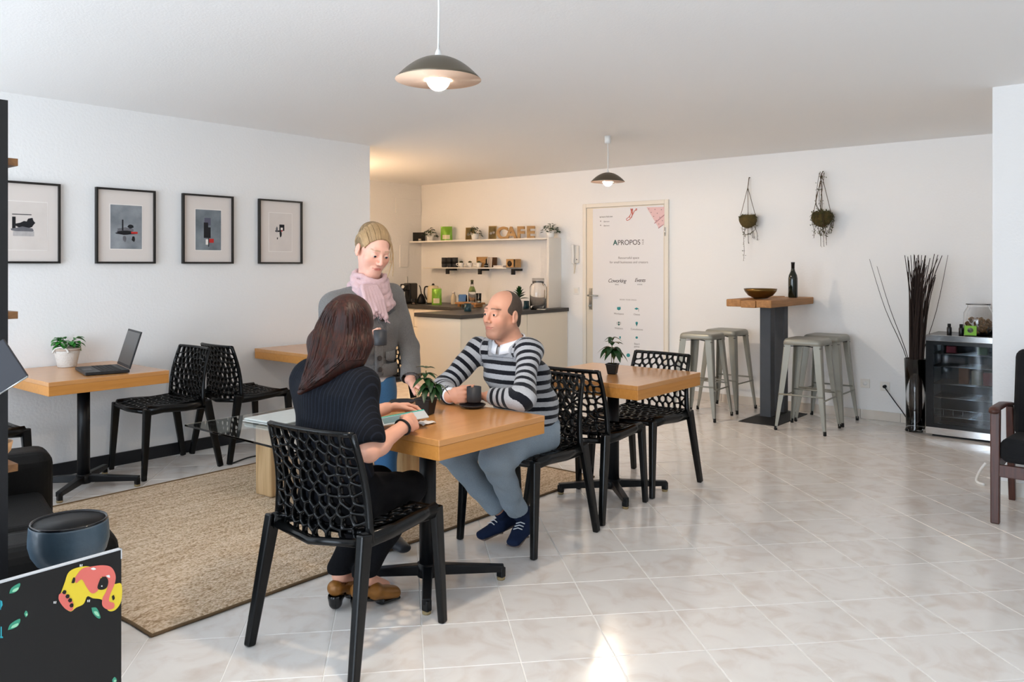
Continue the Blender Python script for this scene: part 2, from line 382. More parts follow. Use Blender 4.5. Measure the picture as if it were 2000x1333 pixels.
# ================================================================== PERFORATED CHAIRS
def clip(poly, nx, ny, d):
    out = []
    for i in range(len(poly)):
        p, q = poly[i], poly[(i+1) % len(poly)]
        sp = nx*p[0]+ny*p[1]-d; sq = nx*q[0]+ny*q[1]-d
        if sp <= 0: out.append(p)
        if (sp < 0) != (sq < 0) and abs(sp-sq) > 1e-12:
            t = sp/(sp-sq); out.append((p[0]+(q[0]-p[0])*t, p[1]+(q[1]-p[1])*t))
    return out
def chaikin(poly, n=2, k=.22):
    for _ in range(n):
        o = []
        for i in range(len(poly)):
            p, q = poly[i], poly[(i+1) % len(poly)]
            o += [(p[0]*(1-k)+q[0]*k, p[1]*(1-k)+q[1]*k), (p[0]*k+q[0]*(1-k), p[1]*k+q[1]*(1-k))]
        poly = o
    return poly
def hit(poly, c, an):
    dx, dy = math.cos(an), math.sin(an); best = 0
    for i in range(len(poly)):
        p, q = poly[i], poly[(i+1) % len(poly)]
        ex, ey = q[0]-p[0], q[1]-p[1]; den = dx*ey-dy*ex
        if abs(den) < 1e-12: continue
        t = ((p[0]-c[0])*ey-(p[1]-c[1])*ex)/den; s_ = ((p[0]-c[0])*dy-(p[1]-c[1])*dx)/den
        if t > 0 and -1e-6 <= s_ <= 1+1e-6: best = max(best, t)
    return best
def lattice(w, h, pts, strut, border, thick, fn):
    """plate w x h pierced with rounded cells, mapped to space by fn(x, y, d)"""
    mb = MB(); R = (-w/2, w/2, 0, h)
    for i, (px, py) in enumerate(pts):
        cell = [(R[0], R[2]), (R[1], R[2]), (R[1], R[3]), (R[0], R[3])]
        inn = [(R[0]+border, R[2]+border), (R[1]-border, R[2]+border), (R[1]-border, R[3]-border), (R[0]+border, R[3]-border)]
        for j, (qx, qy) in enumerate(pts):
            if i == j: continue
            dx, dy = qx-px, qy-py; L = math.hypot(dx, dy)
            if L > .22: continue
            nx, ny = dx/L, dy/L; dd = nx*(px+qx)/2+ny*(py+qy)/2
            cell = clip(cell, nx, ny, dd); inn = clip(inn, nx, ny, dd-strut/2)
        if len(cell) < 3: continue
        if len(inn) < 3: continue
        c = (sum(p[0] for p in inn)/len(inn), sum(p[1] for p in inn)/len(inn))
        inn = chaikin(inn)
        an = sorted(set([round(math.atan2(p[1]-c[1], p[0]-c[0]), 5) for p in cell]+[round(-math.pi+.19+k*math.pi/7, 5) for k in range(14)]))
        n = len(an); vs = []; fs = []
        t = thick/2
        for fr, dd in ((1, t), (.45, t), (0, t*.45), (0, -t*.45), (.45, -t), (1, -t)):
            for a_ in an:
                ri, ro = hit(inn, c, a_), hit(cell, c, a_); r = ri+(ro-ri)*fr
                vs.append(fn(c[0]+r*math.cos(a_), c[1]+r*math.sin(a_), dd))
        for k in range(5):
            for q in range(n):
                q2 = (q+1) % n; fs.append((k*n+q, k*n+q2, (k+1)*n+q2, (k+1)*n+q))
        mb.add(vs, fs, 0, True)
    return mb
def scale_points(w, h, rows, cols, seed, fan=.16):
    rnd = random.Random(seed); pts = []
    for r in range(rows):
        n = cols+(r % 2); y0 = (r+.5)/rows*h
        for c in range(n):
            x = ((c+.5)/n-.5)*w
            y = y0+fan*h*((2*x/w)**2)*(.5-r/rows)*.9
            pts.append((x+rnd.uniform(-.2, .2)*w/cols, min(h*.97, max(h*.03, y+rnd.uniform(-.22, .22)*h/rows))))
    return pts
def back_fn(x, y, d):
    t = y/.37; wd = lerp(1.0, .90, t)
    sx = x*wd; rec = -.195-.05*t+.02*math.sin(t*math.pi)+.03*(2*x/.44)**2*(1-.35*t)-.01
    return Vector((rec-.0+ -d, sx, .435+y*.985-(.028*(1-t)**2)*(1-(2*x/.44)**2)))
def seat_fn(x, y, d):
    t = y/.42
    z = .452-.018*math.sin(t*math.pi)*(1-(2*x/.44)**2*.4)+.012*(2*x/.44)**2 - .02*max(0, t-.8)/.2
    return Vector((-.205+y*1.0, x*lerp(.98, 1.0, t), z+d))
back_me = lattice(.44, .37, scale_points(.44, .37, 10, 8, 4), .0085, .007, .024, back_fn).me('backrest', M['black'])
seat_me = lattice(.43, .42, scale_points(.43, .42, 9, 8, 9), .0095, .012, .018, seat_fn).me('seat', M['black'])
def build_chair():
    t = thing('perforated_chair', 'x', 'chair')
    link('backrest', back_me, t); link('seat', seat_me, t)
    f = MB()
    for s in (-1, 1):                                   # back posts follow the shell edge
        pts = [back_fn(s*.222, y, 0) for y in np.linspace(-.01, .372, 8)]
        f.tube(pts, [.019, .017, .016, .015, .0145, .014, .0135, .013], 8, flat=.75)
    f.tube([back_fn(x, .368, 0) for x in np.linspace(-.222, .222, 13)], .011, 8)
    f.build('back_frame', M['black'], t)
    f = MB()
    for s in (-1, 1): f.tube([(-.21, s*.215, .435), (-.05, s*.222, .432), (.1, s*.222, .442), (.2, s*.214, .438)], [.021, .018, .018, .021], 8, flat=1.5)
    f.tube([(.212, -.214, .436), (.222, 0, .428), (.212, .214, .436)], .017, 8)
    f.tube([(-.2, -.2, .425), (-.235, 0, .41), (-.2, .2, .425)], .015, 8)
    f.build('seat_frame', M['black'], t)
    for s in (-1, 1):
        MB().bars((-.2, s*.222, .46), (-.285, s*.25, 0), .034, .055, 0, .03, .036, up=(1, 0, 0)).build('leg', M['black'], t, bevel=.007)
        MB().bars((.205, s*.216, .452), (.232, s*.228, 0), .036, .05, 0, .028, .032, up=(1, 0, 0)).build('leg', M['black'], t, bevel=.007)
    return t
chair0 = build_chair(); _cu = [0]
def chair(label, a, b, rz):
    c = chair0 if not _cu[0] else copy_tree(chair0); _cu[0] = 1
    c.location = W(a, b); c.rotation_euler = (0, 0, WA+rz); tag(c, label, 'chair', 'black perforated plastic chairs'); return c
chair('black perforated chair in the foreground, with the dark-haired woman sitting on it', 1.945, -2.37, math.radians(8))
chair('black perforated chair carrying the man in striped sweater', 3.17, -2.55, math.pi+math.radians(2))
chair('black perforated chair behind the seated man, tucked under the plant table', 3.832, -2.60, math.radians(2))
chair('black perforated chair at the far side of plant table near bar stools', 4.40, -2.60, math.pi+math.radians(-3))
chair('black perforated chair facing the laptop table', 2.67, -5.28, math.pi)
chair('black perforated chair behind the coffee table, back to laptop chair', 3.30, -5.27, 0)
chair('black perforated chair mostly hidden by dark shelf at far left', 1.53, -5.2, 0)
chair('black perforated chair seen behind standing woman in grey cardigan', 4.42, -5.17, math.pi+.1)

# ================================================================== RUG
def rug_mat():
    m, nt, b = new_mat('woven_jute')
    tc = N(nt, 'ShaderNodeTexCoord'); mp = N(nt, 'ShaderNodeMapping'); mp.inputs['Scale'].default_value = (1, 1.7, 1); nt.links.new(tc.outputs['Object'], mp.inputs[0])
    vo = N(nt, 'ShaderNodeTexVoronoi'); vo.inputs['Scale'].default_value = 84; nt.links.new(mp.outputs[0], vo.inputs['Vector'])
    sp = N(nt, 'ShaderNodeSeparateColor'); nt.links.new(vo.outputs['Color'], sp.inputs[0])
    mp2 = N(nt, 'ShaderNodeMapping'); mp2.inputs['Scale'].default_value = (.8, 11, 1); nt.links.new(tc.outputs['Object'], mp2.inputs[0])
    n2 = N(nt, 'ShaderNodeTexNoise'); n2.inputs['Scale'].default_value = 3; n2.inputs['Detail'].default_value = 5; nt.links.new(mp2.outputs[0], n2.inputs['Vector'])
    a1 = N(nt, 'ShaderNodeMath', operation='MULTIPLY_ADD'); a1.inputs[1].default_value = .55; nt.links.new(sp.outputs[0], a1.inputs[0]); nt.links.new(n2.outputs[0], a1.inputs[2])
    a2 = N(nt, 'ShaderNodeMath', operation='MULTIPLY_ADD'); a2.inputs[1].default_value = -.55; nt.links.new(vo.outputs['Distance'], a2.inputs[0]); nt.links.new(a1.outputs[0], a2.inputs[2])
    r = N(nt, 'ShaderNodeValToRGB'); e = r.color_ramp.elements; e[0].position = .12; e[0].color = (*srgb('#a88b6c'), 1); e[1].position = .85; e[1].color = (*srgb('#ecd9c2'), 1)
    x = e.new(.42); x.color = (*srgb('#d3b999'), 1)
    nt.links.new(a2.outputs[0], r.inputs[0]); nt.links.new(r.outputs[0], b.inputs['Base Color']); b.inputs['Roughness'].default_value = .95; b.inputs['Specular IOR Level'].default_value = .1
    bp = N(nt, 'ShaderNodeBump'); bp.inputs['Strength'].default_value = .8; bp.inputs['Distance'].default_value = .006; bp.invert = True
    nt.links.new(vo.outputs['Distance'], bp.inputs['Height']); nt.links.new(bp.outputs[0], b.inputs['Normal'])
    return m
rug = thing('jute_rug', 'large beige woven jute rug under the glass coffee table', 'rug', W(2.885, -3.90), WA)
RL, RW = 2.90, 1.98
mb = MB(); nx, ny = 60, 40; vs = []; fs = []
rr = random.Random(3)
wob = [rr.uniform(-.004, .004) for _ in range(200)]
for j in range(ny+1):
    for i in range(nx+1):
        x = (i/nx-.5)*RL; y = (j/ny-.5)*RW
        if i in (0, nx): x += wob[j]
        if j in (0, ny): y += wob[60+i]
        ed = min(i, nx-i, j, ny-j); vs.append((x, y, .006 if ed == 0 else .013+.0012*math.sin(i*1.7)*math.sin(j*2.3)))
for j in range(ny):
    for i in range(nx): q = j*(nx+1)+i; fs.append((q, q+1, q+nx+2, q+nx+1))
mb.add(vs, fs, 0, True)
mb.bx(-RL/2+.003, RL/2-.003, -RW/2+.003, RW/2-.003, .0015, .006); M['jute'] = rug_mat()
mb.build('rug_weave', M['jute'], rug, fix=False)
mb = MB(); x, y = RL/2, RW/2
pth = [(-x, -y, .007), (x, -y, .007), (x, y, .007), (-x, y, .007), (-x, -y, .007)]; pp_ = []
for k in range(4):
    for q in range(24): pp_.append(Vector(pth[k]).lerp(Vector(pth[k+1]), q/24)+Vector((wob[q], wob[q+30], 0))*.8)
pp_.append(Vector(pth[0])); mb.tube(pp_, .0062, 6); mb.build('rug_binding', mat('jute_binding', '#7a6246', .95, bump=.6, bscale=200), rug)

# ================================================================== COFFEE TABLE
ct_ = thing('glass_coffee_table', 'low glass coffee table on light timber blocks, standing on the rug', 'table', W(3.12, -4.02), WA)
MB().bx(-.67, .72, -.55, .55, .408, .420).build('glass_top', mat('greenish_glass', (.93, .98, .95), .02, trans=1, ior=1.5), ct_, bevel=.002)
M['log'] = wood('rough_timber', '#b08a5e', '#d9b98c', 2, 6, .7, 5)
for (x, y, w_, dp) in ((-.37, .13, .075, .16), (.46, -.13, .2, .2)):
    lg = MB(); rnd = random.Random(x)
    lg.hexa([(x-w_/2, y-dp/2, .0150), (x+w_/2+.006, y-dp/2, .0150), (x+w_/2, y+dp/2, .0150), (x-w_/2-.008, y+dp/2-.01, .0150)], [(x-w_/2-.01, y-dp/2, .407), (x+w_/2, y-dp/2-.01, .407), (x+w_/2+.008, y+dp/2, .407), (x-w_/2, y+dp/2+.006, .407)])
    lg.build('timber_leg', M['log'], ct_, bevel=.008)
pr = thing('folded_newspaper', 'pale folded newspaper lying on the glass coffee table', 'newspaper', W(2.98, -4.22, .4205), WA+.1)
newsprint = mat('newsprint', '#d9dcd8', .8, var=.06, vscale=30)
for k in range(5):
    rnd = random.Random(k); dx, dy = rnd.uniform(-.012, .012), rnd.uniform(-.012, .012)
    MB().bx(-.24+dx, .24+dx, -.17+dy, .17+dy, k*.0052, k*.0052+.0048).build('page', newsprint, pr, bevel=.001)
# ================================================================== BAR TABLE AND STOOLS
BZ = 1.075
bt = thing('bar_table', 'tall bar table with rough timber top on two steel columns', 'bar table', W(7.0, -2.81), WA)
M['reclaimed'] = wood('reclaimed_timber', '#8a5c30', '#c08a52', 0, 7, .6, 6, grain=.8)
for k, (y0, y1, dz, x0, x1) in enumerate(((-.20, -.068, 0, -.50, .50), (-.066, .066, -.004, -.505, .50), (.068, .20, .002, -.495, .505))):
    MB().bx(x0, x1, y0, y1, BZ-.062+dz, BZ+dz).build('timber_board', M['reclaimed'], bt, bevel=.007)
M['anth'] = mat('anthracite_steel', '#4a4d52', .55, metal=.3, var=.1, vscale=20)
for x in (-.09, .22): MB().bx(x-.05, x+.05, -.05, .05, .03, BZ-.066).build('column', M['anth'], bt, bevel=.008)
MB().hexa([(-.31, -.17, .004), (.42, -.17, .004), (.42, .17, .004), (-.31, .17, .004)], [(-.15, -.08, .04), (.28, -.08, .04), (.28, .08, .04), (-.15, .08, .04)]).bx(-.31, .42, -.17, .17, 0, .006).build('base_plate', mat('dark_steel_plate', '#1b1a1a', .5), bt)
M['tolix'] = mat('galvanised_paint', '#9c9b92', .45, metal=.45, var=.12, vscale=6)
def build_stool():
    t = thing('metal_stool', 'x', 'stool')
    # pressed seat: rounded square pan with skirt
    def rsq(h, r, z, n=5):
        o = []
        for q, (sx, sy) in enumerate(((1, 1), (-1, 1), (-1, -1), (1, -1))):
            for k in range(n):
                an = q*math.pi/2+k*math.pi/2/(n-1); o.append((sx*(h-r)+r*math.cos(an), sy*(h-r)+r*math.sin(an), z))
        return o
    mb = MB(); rings = [rsq(.160, .04, .71), rsq(.158, .04, .735), rsq(.152, .04, .752), rsq(.140, .035, .760), rsq(.118, .03, .757), rsq(.04, .015, .755)]
    vs = sum(rings, []); n = len(rings[0]); fs = []
    for j in range(len(rings)-1):
        for i in range(n): i2 = (i+1) % n; fs.append((j*n+i, j*n+i2, (j+1)*n+i2, (j+1)*n+i))
    fs.append(tuple((len(rings)-1)*n+i for i in range(n))); mb.add(vs, fs, 0, True)
    so = mb.build('seat', M['tolix'], t)
    s_ = so.modifiers.new('s', 'SOLIDIFY'); s_.thickness = .003
    for q in range(4):
        sx, sy = ((1, 1), (-1, 1), (-1, -1), (1, -1))[q]
        L = MB(); vs = []
        # folded angle leg: V profile, wide on top, narrow at foot
        for z, ww, off in ((.745, .062, .148), (.55, .056, .163), (.3, .044, .183), (.10, .03, .200), (.02, .022, .206)):
            c = Vector((sx*off, sy*off, z))
            o1 = c+Vector((-sx*ww, 0, 0)); o2 = c+Vector((-sx*ww*.12, -sy*ww*.0, 0)); o3 = c+Vector((0, -sy*ww*.12, 0)); o4 = c+Vector((0, -sy*ww, 0))
            vs += [o1, o2, o3, o4]
        fs = [(j*4+i, j*4+i+1, (j+1)*4+i+1, (j+1)*4+i) for j in range(4) for i in range(3)]
        L.add(vs, fs, 0, False); lo = L.build('leg', M['tolix'], t)
        s_ = lo.modifiers.new('s', 'SOLIDIFY'); s_.thickness = .005
        MB().lathe([(.010, 0), (.013, .004), (.012, .035)], 10, 0, (sx*.199, sy*.199, 0)).build('rubber_foot', M['blackmat'], lo)
    f = MB()
    for q in range(4):
        p = Vector(((1, 1, 0), (-1, 1, 0), (-1, -1, 0), (1, -1, 0))[q]); r_ = Vector(((-1, 1, 0), (-1, -1, 0), (1, -1, 0), (1, 1, 0))[q])
        z = .30 if q % 2 else .27; o_ = .181
        f.tube([(p.x*o_, p.y*o_, z), (r_.x*o_, r_.y*o_, z)], .007, 8)
    f.build('footrest', M['tolix'], t)
    f = MB()
    f.bars((-.15, -.15, .69), (.15, .15, .69), .02, .004); f.bars((.15, -.15, .695), (-.15, .15, .695), .02, .004); f.build('cross_brace', M['blackm'], t)
    return t
stool0 = build_stool()
for k, (a, b, r, lb) in enumerate(((6.70, -3.33, .06, 'pale grey metal stool left of bar table, nearer the poster door'), (7.21, -3.33, -.02, 'pale grey metal stool behind the left stool, against the wall'), (6.755, -2.40, .03, 'pale grey metal stool right of bar table, closest to the viewer'), (7.22, -2.40, .0, 'pale grey metal stool behind the right stool, closest to the fridge'))):
    s = stool0 if k == 0 else copy_tree(stool0); s.location = W(a, b); s.rotation_euler = (0, 0, WA+r); tag(s, lb, 'stool', 'metal stools around the bar table')
bw = MB().lathe([(.0, .004), (.05, .004), (.10, .03), (.128, .062), (.139, .085), (.142, .085), (.133, .06), (.105, .026), (.055, 0), (.0, 0)], 40)
pbw = at_z(1505, 580, BZ)
tag(bw.build('bronze_bowl', mat('bronze_bowl', '#6e5226', .3, .75, var=.3, vscale=10), None, W(6.83, -2.84, BZ+.003)), 'wide bronze coloured bowl on the bar table', 'bowl')
bo = thing('wine_bottle', 'dark green wine bottle standing on the bar table', 'bottle', W(7.17, -2.68, BZ+.003))
MB().lathe([(.0, 0), (.038, 0), (.0405, .006), (.0405, .17), (.036, .2), (.02, .235), (.0145, .26), (.0142, .285)], 28).build('bottle_body', mat('dark_green_glass', '#0c140a', .08, spec=.7), bo)
MB().lathe([(.0150, .262), (.0155, .305), (.0165, .306), (.0165, .318), (.0, .318)], 24).build('foil_capsule', mat('black_foil', '#171312', .35), bo)

# ================================================================== HANGING PLANTERS ON THE BACK WALL
M['rope'] = mat('brown_twine', '#5d4a33', .9); M['moss'] = mat('moss_ball', '#5a4b26', .95, var=.35, vscale=30, bump=1, bscale=90)
M['driedleaf'] = mat('dry_green_leaf', '#4a4a26', .8, var=.3, vscale=15)
def planter(label, u0, v0, vb, u1, rw, rh, seed, leafy, trail):
    top = on_a(u0, v0, AB-.02); ctr = on_a(u1, vb, AB-.1)
    t = thing('hanging_planter', label, 'hanging plant', ctr, WA, 'hanging moss planters')
    rnd = random.Random(seed); R0 = Matrix.Rotation(-WA, 3, 'Z')
    tp = R0 @ (top-ctr)
    mb = MB(); kn = tp+Vector((-.03, 0, -.10 if not leafy else -.03))
    mb.tube([tp, kn], .004, 6)
    for an in (.4, 2.5, 4.6): mb.tube([kn, Vector((rw*.95*math.cos(an), rw*.95*math.sin(an), rh*.55))], .0028, 5)
    mb.tube([tp+Vector((.03, 0, 0)), tp], .004, 6)
    mb.build('hanger_cord', M['rope'], t)
    mb = MB(); n, m = 24, 14; vs = []; fs = []
    for j in range(m+1):
        ph = math.pi*j/m
        for i in range(n):
            th = 2*math.pi*i/n; r = 1+rnd.uniform(-.06, .06)
            z = -math.cos(ph)*rh*r; z = min(z, rh*.62)
            vs.append((rw*math.sin(ph)*math.cos(th)*r, rw*math.sin(ph)*math.sin(th)*r, z))
    for j in range(m):
        for i in range(n): i2 = (i+1) % n; fs.append((j*n+i, j*n+i2, (j+1)*n+i2, (j+1)*n+i))
    mb.add(vs, fs, 0, True); mb.build('moss_ball', M['moss'], t)
    lv = MB()
    def leaf(p, s):
        d = Vector((rnd.uniform(-1, 1), rnd.uniform(-1, 1), rnd.uniform(-1, 1))).normalized(); e = d.orthogonal().normalized()
        lv.poly([p, p+d*s*.5+e*s*.35, p+d*s, p+d*s*.5-e*s*.35])
    for _ in range(260 if leafy else 130):
        th = rnd.uniform(0, 6.28); z = rnd.uniform(-rh if leafy else rh*.2, rh*.7); r = rw*math.sqrt(max(.05, 1-(z/rh)**2*.8))*rnd.uniform(.92, 1.12)
        leaf(Vector((r*math.cos(th), r*math.sin(th), z)), rnd.uniform(.010, .022))
    st = MB()
    def strand(pts, nl, s):
        c = catmull(pts, 5); st.tube(c, .0022, 4)
        for _ in range(nl): leaf(c[rnd.randrange(len(c))]+Vector((rnd.uniform(-.012, .012), rnd.uniform(-.012, .012), 0)), s*rnd.uniform(.6, 1.2))
    if leafy:
        for k in range(9):
            an = rnd.uniform(2.2, 5.2); x0 = rw*math.cos(an); y0 = rw*math.sin(an)
            strand([(x0*.6, y0*.6, rh*.7), (x0*1.15, y0*1.15, rh*.2), (x0*1.0, y0*1.1, -rh*.7), (x0*.5+rnd.uniform(-.02, .02), y0*.7+rnd.uniform(-.03, .03), -rh*1.5-rnd.uniform(0, .04))], 26, .02)
        for k in range(5): strand([(0, rnd.uniform(-.03, .03), rh*.6), (-.02, rnd.uniform(-.05, .05), rh*1.8), (.0, rnd.uniform(-.03, .03), tp.z*.95)], 16, .016)
        for k in range(5): y = rnd.uniform(-.11, .11); strand([(0, y*.6, -.02), (.02, y*1.2, -.12), (.03, y*1.3, -rnd.uniform(.18, .3))], 5, .012)
    else:
        strand([(0, -rw*.9, -.02), (-.03, -rw*1.05, -.09), (-.03, -.03, -.135), (-.03, .02, -.14), (-.02, .05, -.10), (0, .06, -.03)], 34, .017)
        strand([(0, .02, -.08), (-.03, .03, -.135), (-.02, .035, -.2), (-.02, .03, -.3), (-.01, .042, -.395)], 36, .015)
        for k in range(5): y = rnd.uniform(-.09, .09); strand([(0, y*.7, -.03), (.03, y*1.2, -.12), (.04, y*1.2, -rnd.uniform(.16, .26))], 7, .011)
    st.build('trailing_stem', mat('dry_stem', '#4c3a26', .9) if 'dry_stem' not in bpy.data.materials else bpy.data.materials['dry_stem'], t)
    tag(lv.build('foliage', M['driedleaf'], t, fix=False), kind='stuff')
planter('round moss ball planter hung on strings, one long stem trailing below', 1463, 347, 430, 1461, .082, .078, 5, False, 1)
planter('bushier leafy moss planter hung on the wall above wine bottle', 1607, 335, 425, 1605, .088, .085, 8, True, 0)

# ================================================================== FRIDGE CORNER
FR0, FR1, FA = -1.58, -1.0, 7.12
fr = thing('glass_door_fridge', 'black glass-door drinks fridge with chrome trim beside the pier', 'fridge', W(FA, 0), WA)
def fb(mb, b0, b1, x0, x1, z0, z1, mi=0): return mb.bx(x0, x1, -b1, -b0, z0, z1, mi)
m_ = MB()
fb(m_, FR0+.005, FR1-.005, .02, .40, .045, .065); fb(m_, FR0+.005, FR1-.005, .02, .40, .775, .795); fb(m_, FR0+.005, FR0+.03, .02, .40, .065, .775); fb(m_, FR1-.03, FR1-.005, .02, .40, .065, .775); fb(m_, FR0+.03, FR1-.03, .38, .40, .065, .775)
m_.build('cabinet', mat('fridge_black', '#111317', .3), fr)
m_ = MB(); fb(m_, FR0, FR1, -.012, .42, .795, .812); m_.build('top_panel', mat('fridge_top', '#1a1b1d', .25), fr, bevel=.003)
m_ = MB(); fb(m_, FR0, FR1, -.022, -.012, .765, .812); m_.build('chrome_trim', M['chrome'], fr, bevel=.002); m_ = MB(); fb(m_, FR0, FR1, -.022, .0, .02, .075); m_.build('chrome_trim', M['chrome'], fr, bevel=.002)
m_ = MB(); fb(m_, FR0, FR0+.055, -.018, 0, .075, .765); fb(m_, FR1-.055, FR1, -.018, 0, .075, .765); fb(m_, FR0+.055, FR1-.055, -.018, 0, .735, .765); fb(m_, FR0+.055, FR1-.055, -.018, 0, .075, .105)
dfo = m_.build('door_frame', mat('fridge_door_black', '#0d0f12', .15), fr)
m_ = MB(); fb(m_, FR0+.055, FR1-.055, -.014, -.010, .105, .735); m_.build('glass_pane', mat('tinted_glass', (.55, .62, .68), .03, trans=1.0, ior=1.5), dfo)
for z in (.16, .31, .42, .56, .66):
    m_ = MB()
    for x in np.linspace(.03, .36, 9): m_.tube([(x, -FR1+.035, z), (x, -FR0-.035, z)], .0025 if x > .04 else .004, 6)
    if z < .2:
        for b in np.linspace(FR0+.05, FR1-.05, 8): m_.tube([(.03, -b, z), (.03, -b, z+.06)], .002, 6)
        m_.tube([(.03, -FR1+.04, z+.06), (.03, -FR0-.04, z+.06)], .003, 6)
    m_.build('wire_shelf', M['chrome'], fr)
for b0, z0, c, h in ((-1.33, .425, '#8c5a3c', .13), (-1.24, .425, '#b8a88e', .11), (-1.16, .425, '#9d3b30', .10), (-1.42, .665, '#a8323c', .055), (-1.2, .665, '#5f7a48', .06)):
    m_ = MB(); fb(m_, b0-.035, b0+.035, .09, .15, 0, h); o = m_.build('drink_carton', mat('carton_'+c, c, .5, var=.3, vscale=25), None, W(FA, 0, z0+.0), (0, 0, WA), bevel=.003)
    tag(o, {(-1.33, .425): 'brown carton on the middle shelf inside the fridge, leftmost', (-1.24, .425): 'beige carton between two others on the fridge middle shelf', (-1.16, .425): 'red carton at right of the fridge middle shelf', (-1.42, .665): 'small red packet on the top shelf inside the fridge', (-1.2, .665): 'small green packet on the top shelf inside the fridge'}[(b0, z0)], 'carton', 'cartons inside the fridge')
MB().bx(.02, .36, -FR1+.04, -FR0-.04, 0, .02).build('plinth', M['blackmat'], fr)
m_ = MB(); fb(m_, FR0+.02, FR1-.02, 0.0, .38, .02, .045); m_.build('base', M['blackmat'], fr)
FT = .812
jr = thing('cookie_jar', 'big glass jar of brown biscuits on top of the fridge', 'jar', W(FA+.14, -1.235, FT))
MB().lathe([(.0, 0), (.095, 0), (.104, .012), (.108, .1), (.104, .18), (.085, .215), (.078, .225), (.078, .24), (.088, .245), (.088, .252), (.074, .252), (.073, .225), (.081, .212), (.100, .178), (.104, .1), (.1, .014), (.0, .008)], 36).build('jar_glass', M['glass'], jr)
ck = MB(); rnd = random.Random(2)
for _ in range(110):
    r, an, z = .085*math.sqrt(rnd.random()), rnd.uniform(0, 6.28), rnd.uniform(.022, .135)
    Mx = Matrix.Translation((r*math.cos(an), r*math.sin(an), z)) @ Euler((rnd.uniform(0, 6), rnd.uniform(0, 6), 0)).to_matrix().to_4x4()
    ck.lathe([(.0, -.007), (.012, -.006), (.015, 0), (.012, .006), (.0, .007)], 8, 0, (0, 0, 0), Mx)
tag(ck.build('biscuits', mat('biscuit_brown', '#7a5a34', .85, var=.3, vscale=40), jr), kind='stuff')
cd = thing('green_card', 'small green card with white round logo leaning on biscuit jar', 'card', W(FA+.02, -1.27, FT), WA)
MB().box((0, 0, .045), (.003, .085, .075), 0, Matrix.Rotation(.12, 3, 'Y')).build('card_sheet', mat('bright_green_card', '#7cb63a', .6), cd)
MB().lathe([(.0, 0), (.02, 0)], 20, 0, (0, 0, 0), Matrix.Translation((-.0028, 0, .048)) @ Matrix.Rotation(-math.pi/2+.12, 4, 'Y')).build('round_logo', mat('card_white', '#e4eccf', .6), cd, fix=False)
for b, lb in ((-1.43, 'small black bottle on the fridge, left of its twin'), (-1.345, 'small black bottle on the fridge, beside the green card')):
    o = thing('dark_bottle', lb, 'bottle', W(FA+.08, b, FT), 0, 'two small black bottles on the fridge')
    MB().lathe([(.0, 0), (.016, 0), (.018, .004), (.018, .055), (.012, .066)], 18).build('bottle_body', mat('black_bottle', '#141416', .3) if 'black_bottle' not in bpy.data.materials else bpy.data.materials['black_bottle'], o)
    MB().lathe([(.0115, .066), (.0125, .067), (.0125, .088), (.0, .088)], 16).build('bottle_cap', M['blackmat'], o)
# vase with twigs
vs_ = thing('twig_vase', 'tall clear glass vase filled with dark bare twigs by fridge', 'vase', W(7.23, -1.685), 0)
MB().lathe([(.0, 0), (.075, 0), (.082, .006), (.072, .03), (.074, .3), (.085, .6), (.082, .6), (.070, .3), (.068, .03), (.0, .02)], 36).build('glass_vase', M['glass'], vs_)
rnd = random.Random(14); tw_m = mat('dark_twig', '#2a1d18', .8)
for k in range(84):
    an = rnd.uniform(0, 6.28); r0 = .05*math.sqrt(rnd.random()); lean = (.05+.16*math.sqrt(rnd.random())); h = rnd.uniform(1.2, 1.46)
    d = Vector((math.cos(an)*.5, math.sin(an)*.5, 0)); d = Vector((d.x*CA+d.y*SA*1.0, d.x*SA-d.y*CA, 0))
    side = rnd.uniform(-.35, 1.0); dr_ = Vector((SA, -CA, 0))*side*lean*1.0+Vector((CA, SA, 0))*rnd.uniform(-.6, .35)*lean
    p0 = Vector((r0*math.cos(an), r0*math.sin(an), .02)); pts = [p0, p0*.9+dr_*.12+Vector((0, 0, .35)), p0*.6+dr_*.45+Vector((rnd.uniform(-.012, .012), rnd.uniform(-.012, .012), .75*h)), p0*.3+dr_+Vector((0, 0, h))]
    mb = MB(); mb.tube(catmull(pts, 4), [.0062-.0036*i/12 for i in range(13)], 5)
    mb.build('twig', tw_m, vs_)
for du, h in ((-.36, 1.42), (-.30, 1.36), (.24, 1.45)):
    dr_ = Vector((SA, -CA, 0))*du; mb = MB(); pts = [(0, 0, .03), dr_*.15+Vector((0, 0, .55)), dr_*.65+Vector((0, 0, 1.0)), dr_+Vector((0, 0, h))]
    mb.tube(catmull(pts, 4), [.0042-.0026*i/12 for i in range(13)], 5); mb.build('twig', tw_m, vs_)
# wall sockets, fridge lead
for u, v, lb in ((1690, 749, 'white wall socket left of the plugged one, behind the stools'), (1729, 755, 'white wall socket with black plug beside the twig vase')):
    p = on_a(u, v, AB); o = thing('wall_socket', lb, 'socket', p, WA, 'white sockets on back wall')
    MB().bx(-.010, 0, -.04, .04, -.04, .04).build('socket_plate', M['white'], o, bevel=.004)
    MB().lathe([(.019, 0), (.019, .004), (.0, .004)], 20, 0, (0, 0, 0), Matrix.Translation((-.010, 0, 0)) @ Matrix.Rotation(-math.pi/2, 4, 'Y')).build('socket_face', M['whitep'], o)
p = on_a(1729, 755, AB-.012); q = W(7.44, -1.75, .02)
tag(MB().tube([p, p+W(-.035, 0, 0)], .014, 10).tube(catmull([p+W(-.035, 0, 0), p+W(-.045, .04, -.05), p.lerp(q, .55)+Vector((0, 0, -.02)), q, W(7.45, -1.55, .012)], 6), .0042, 6).build('power_lead', M['blackmat']), 'black power lead plugged into the wall beside twig vase', 'cable')
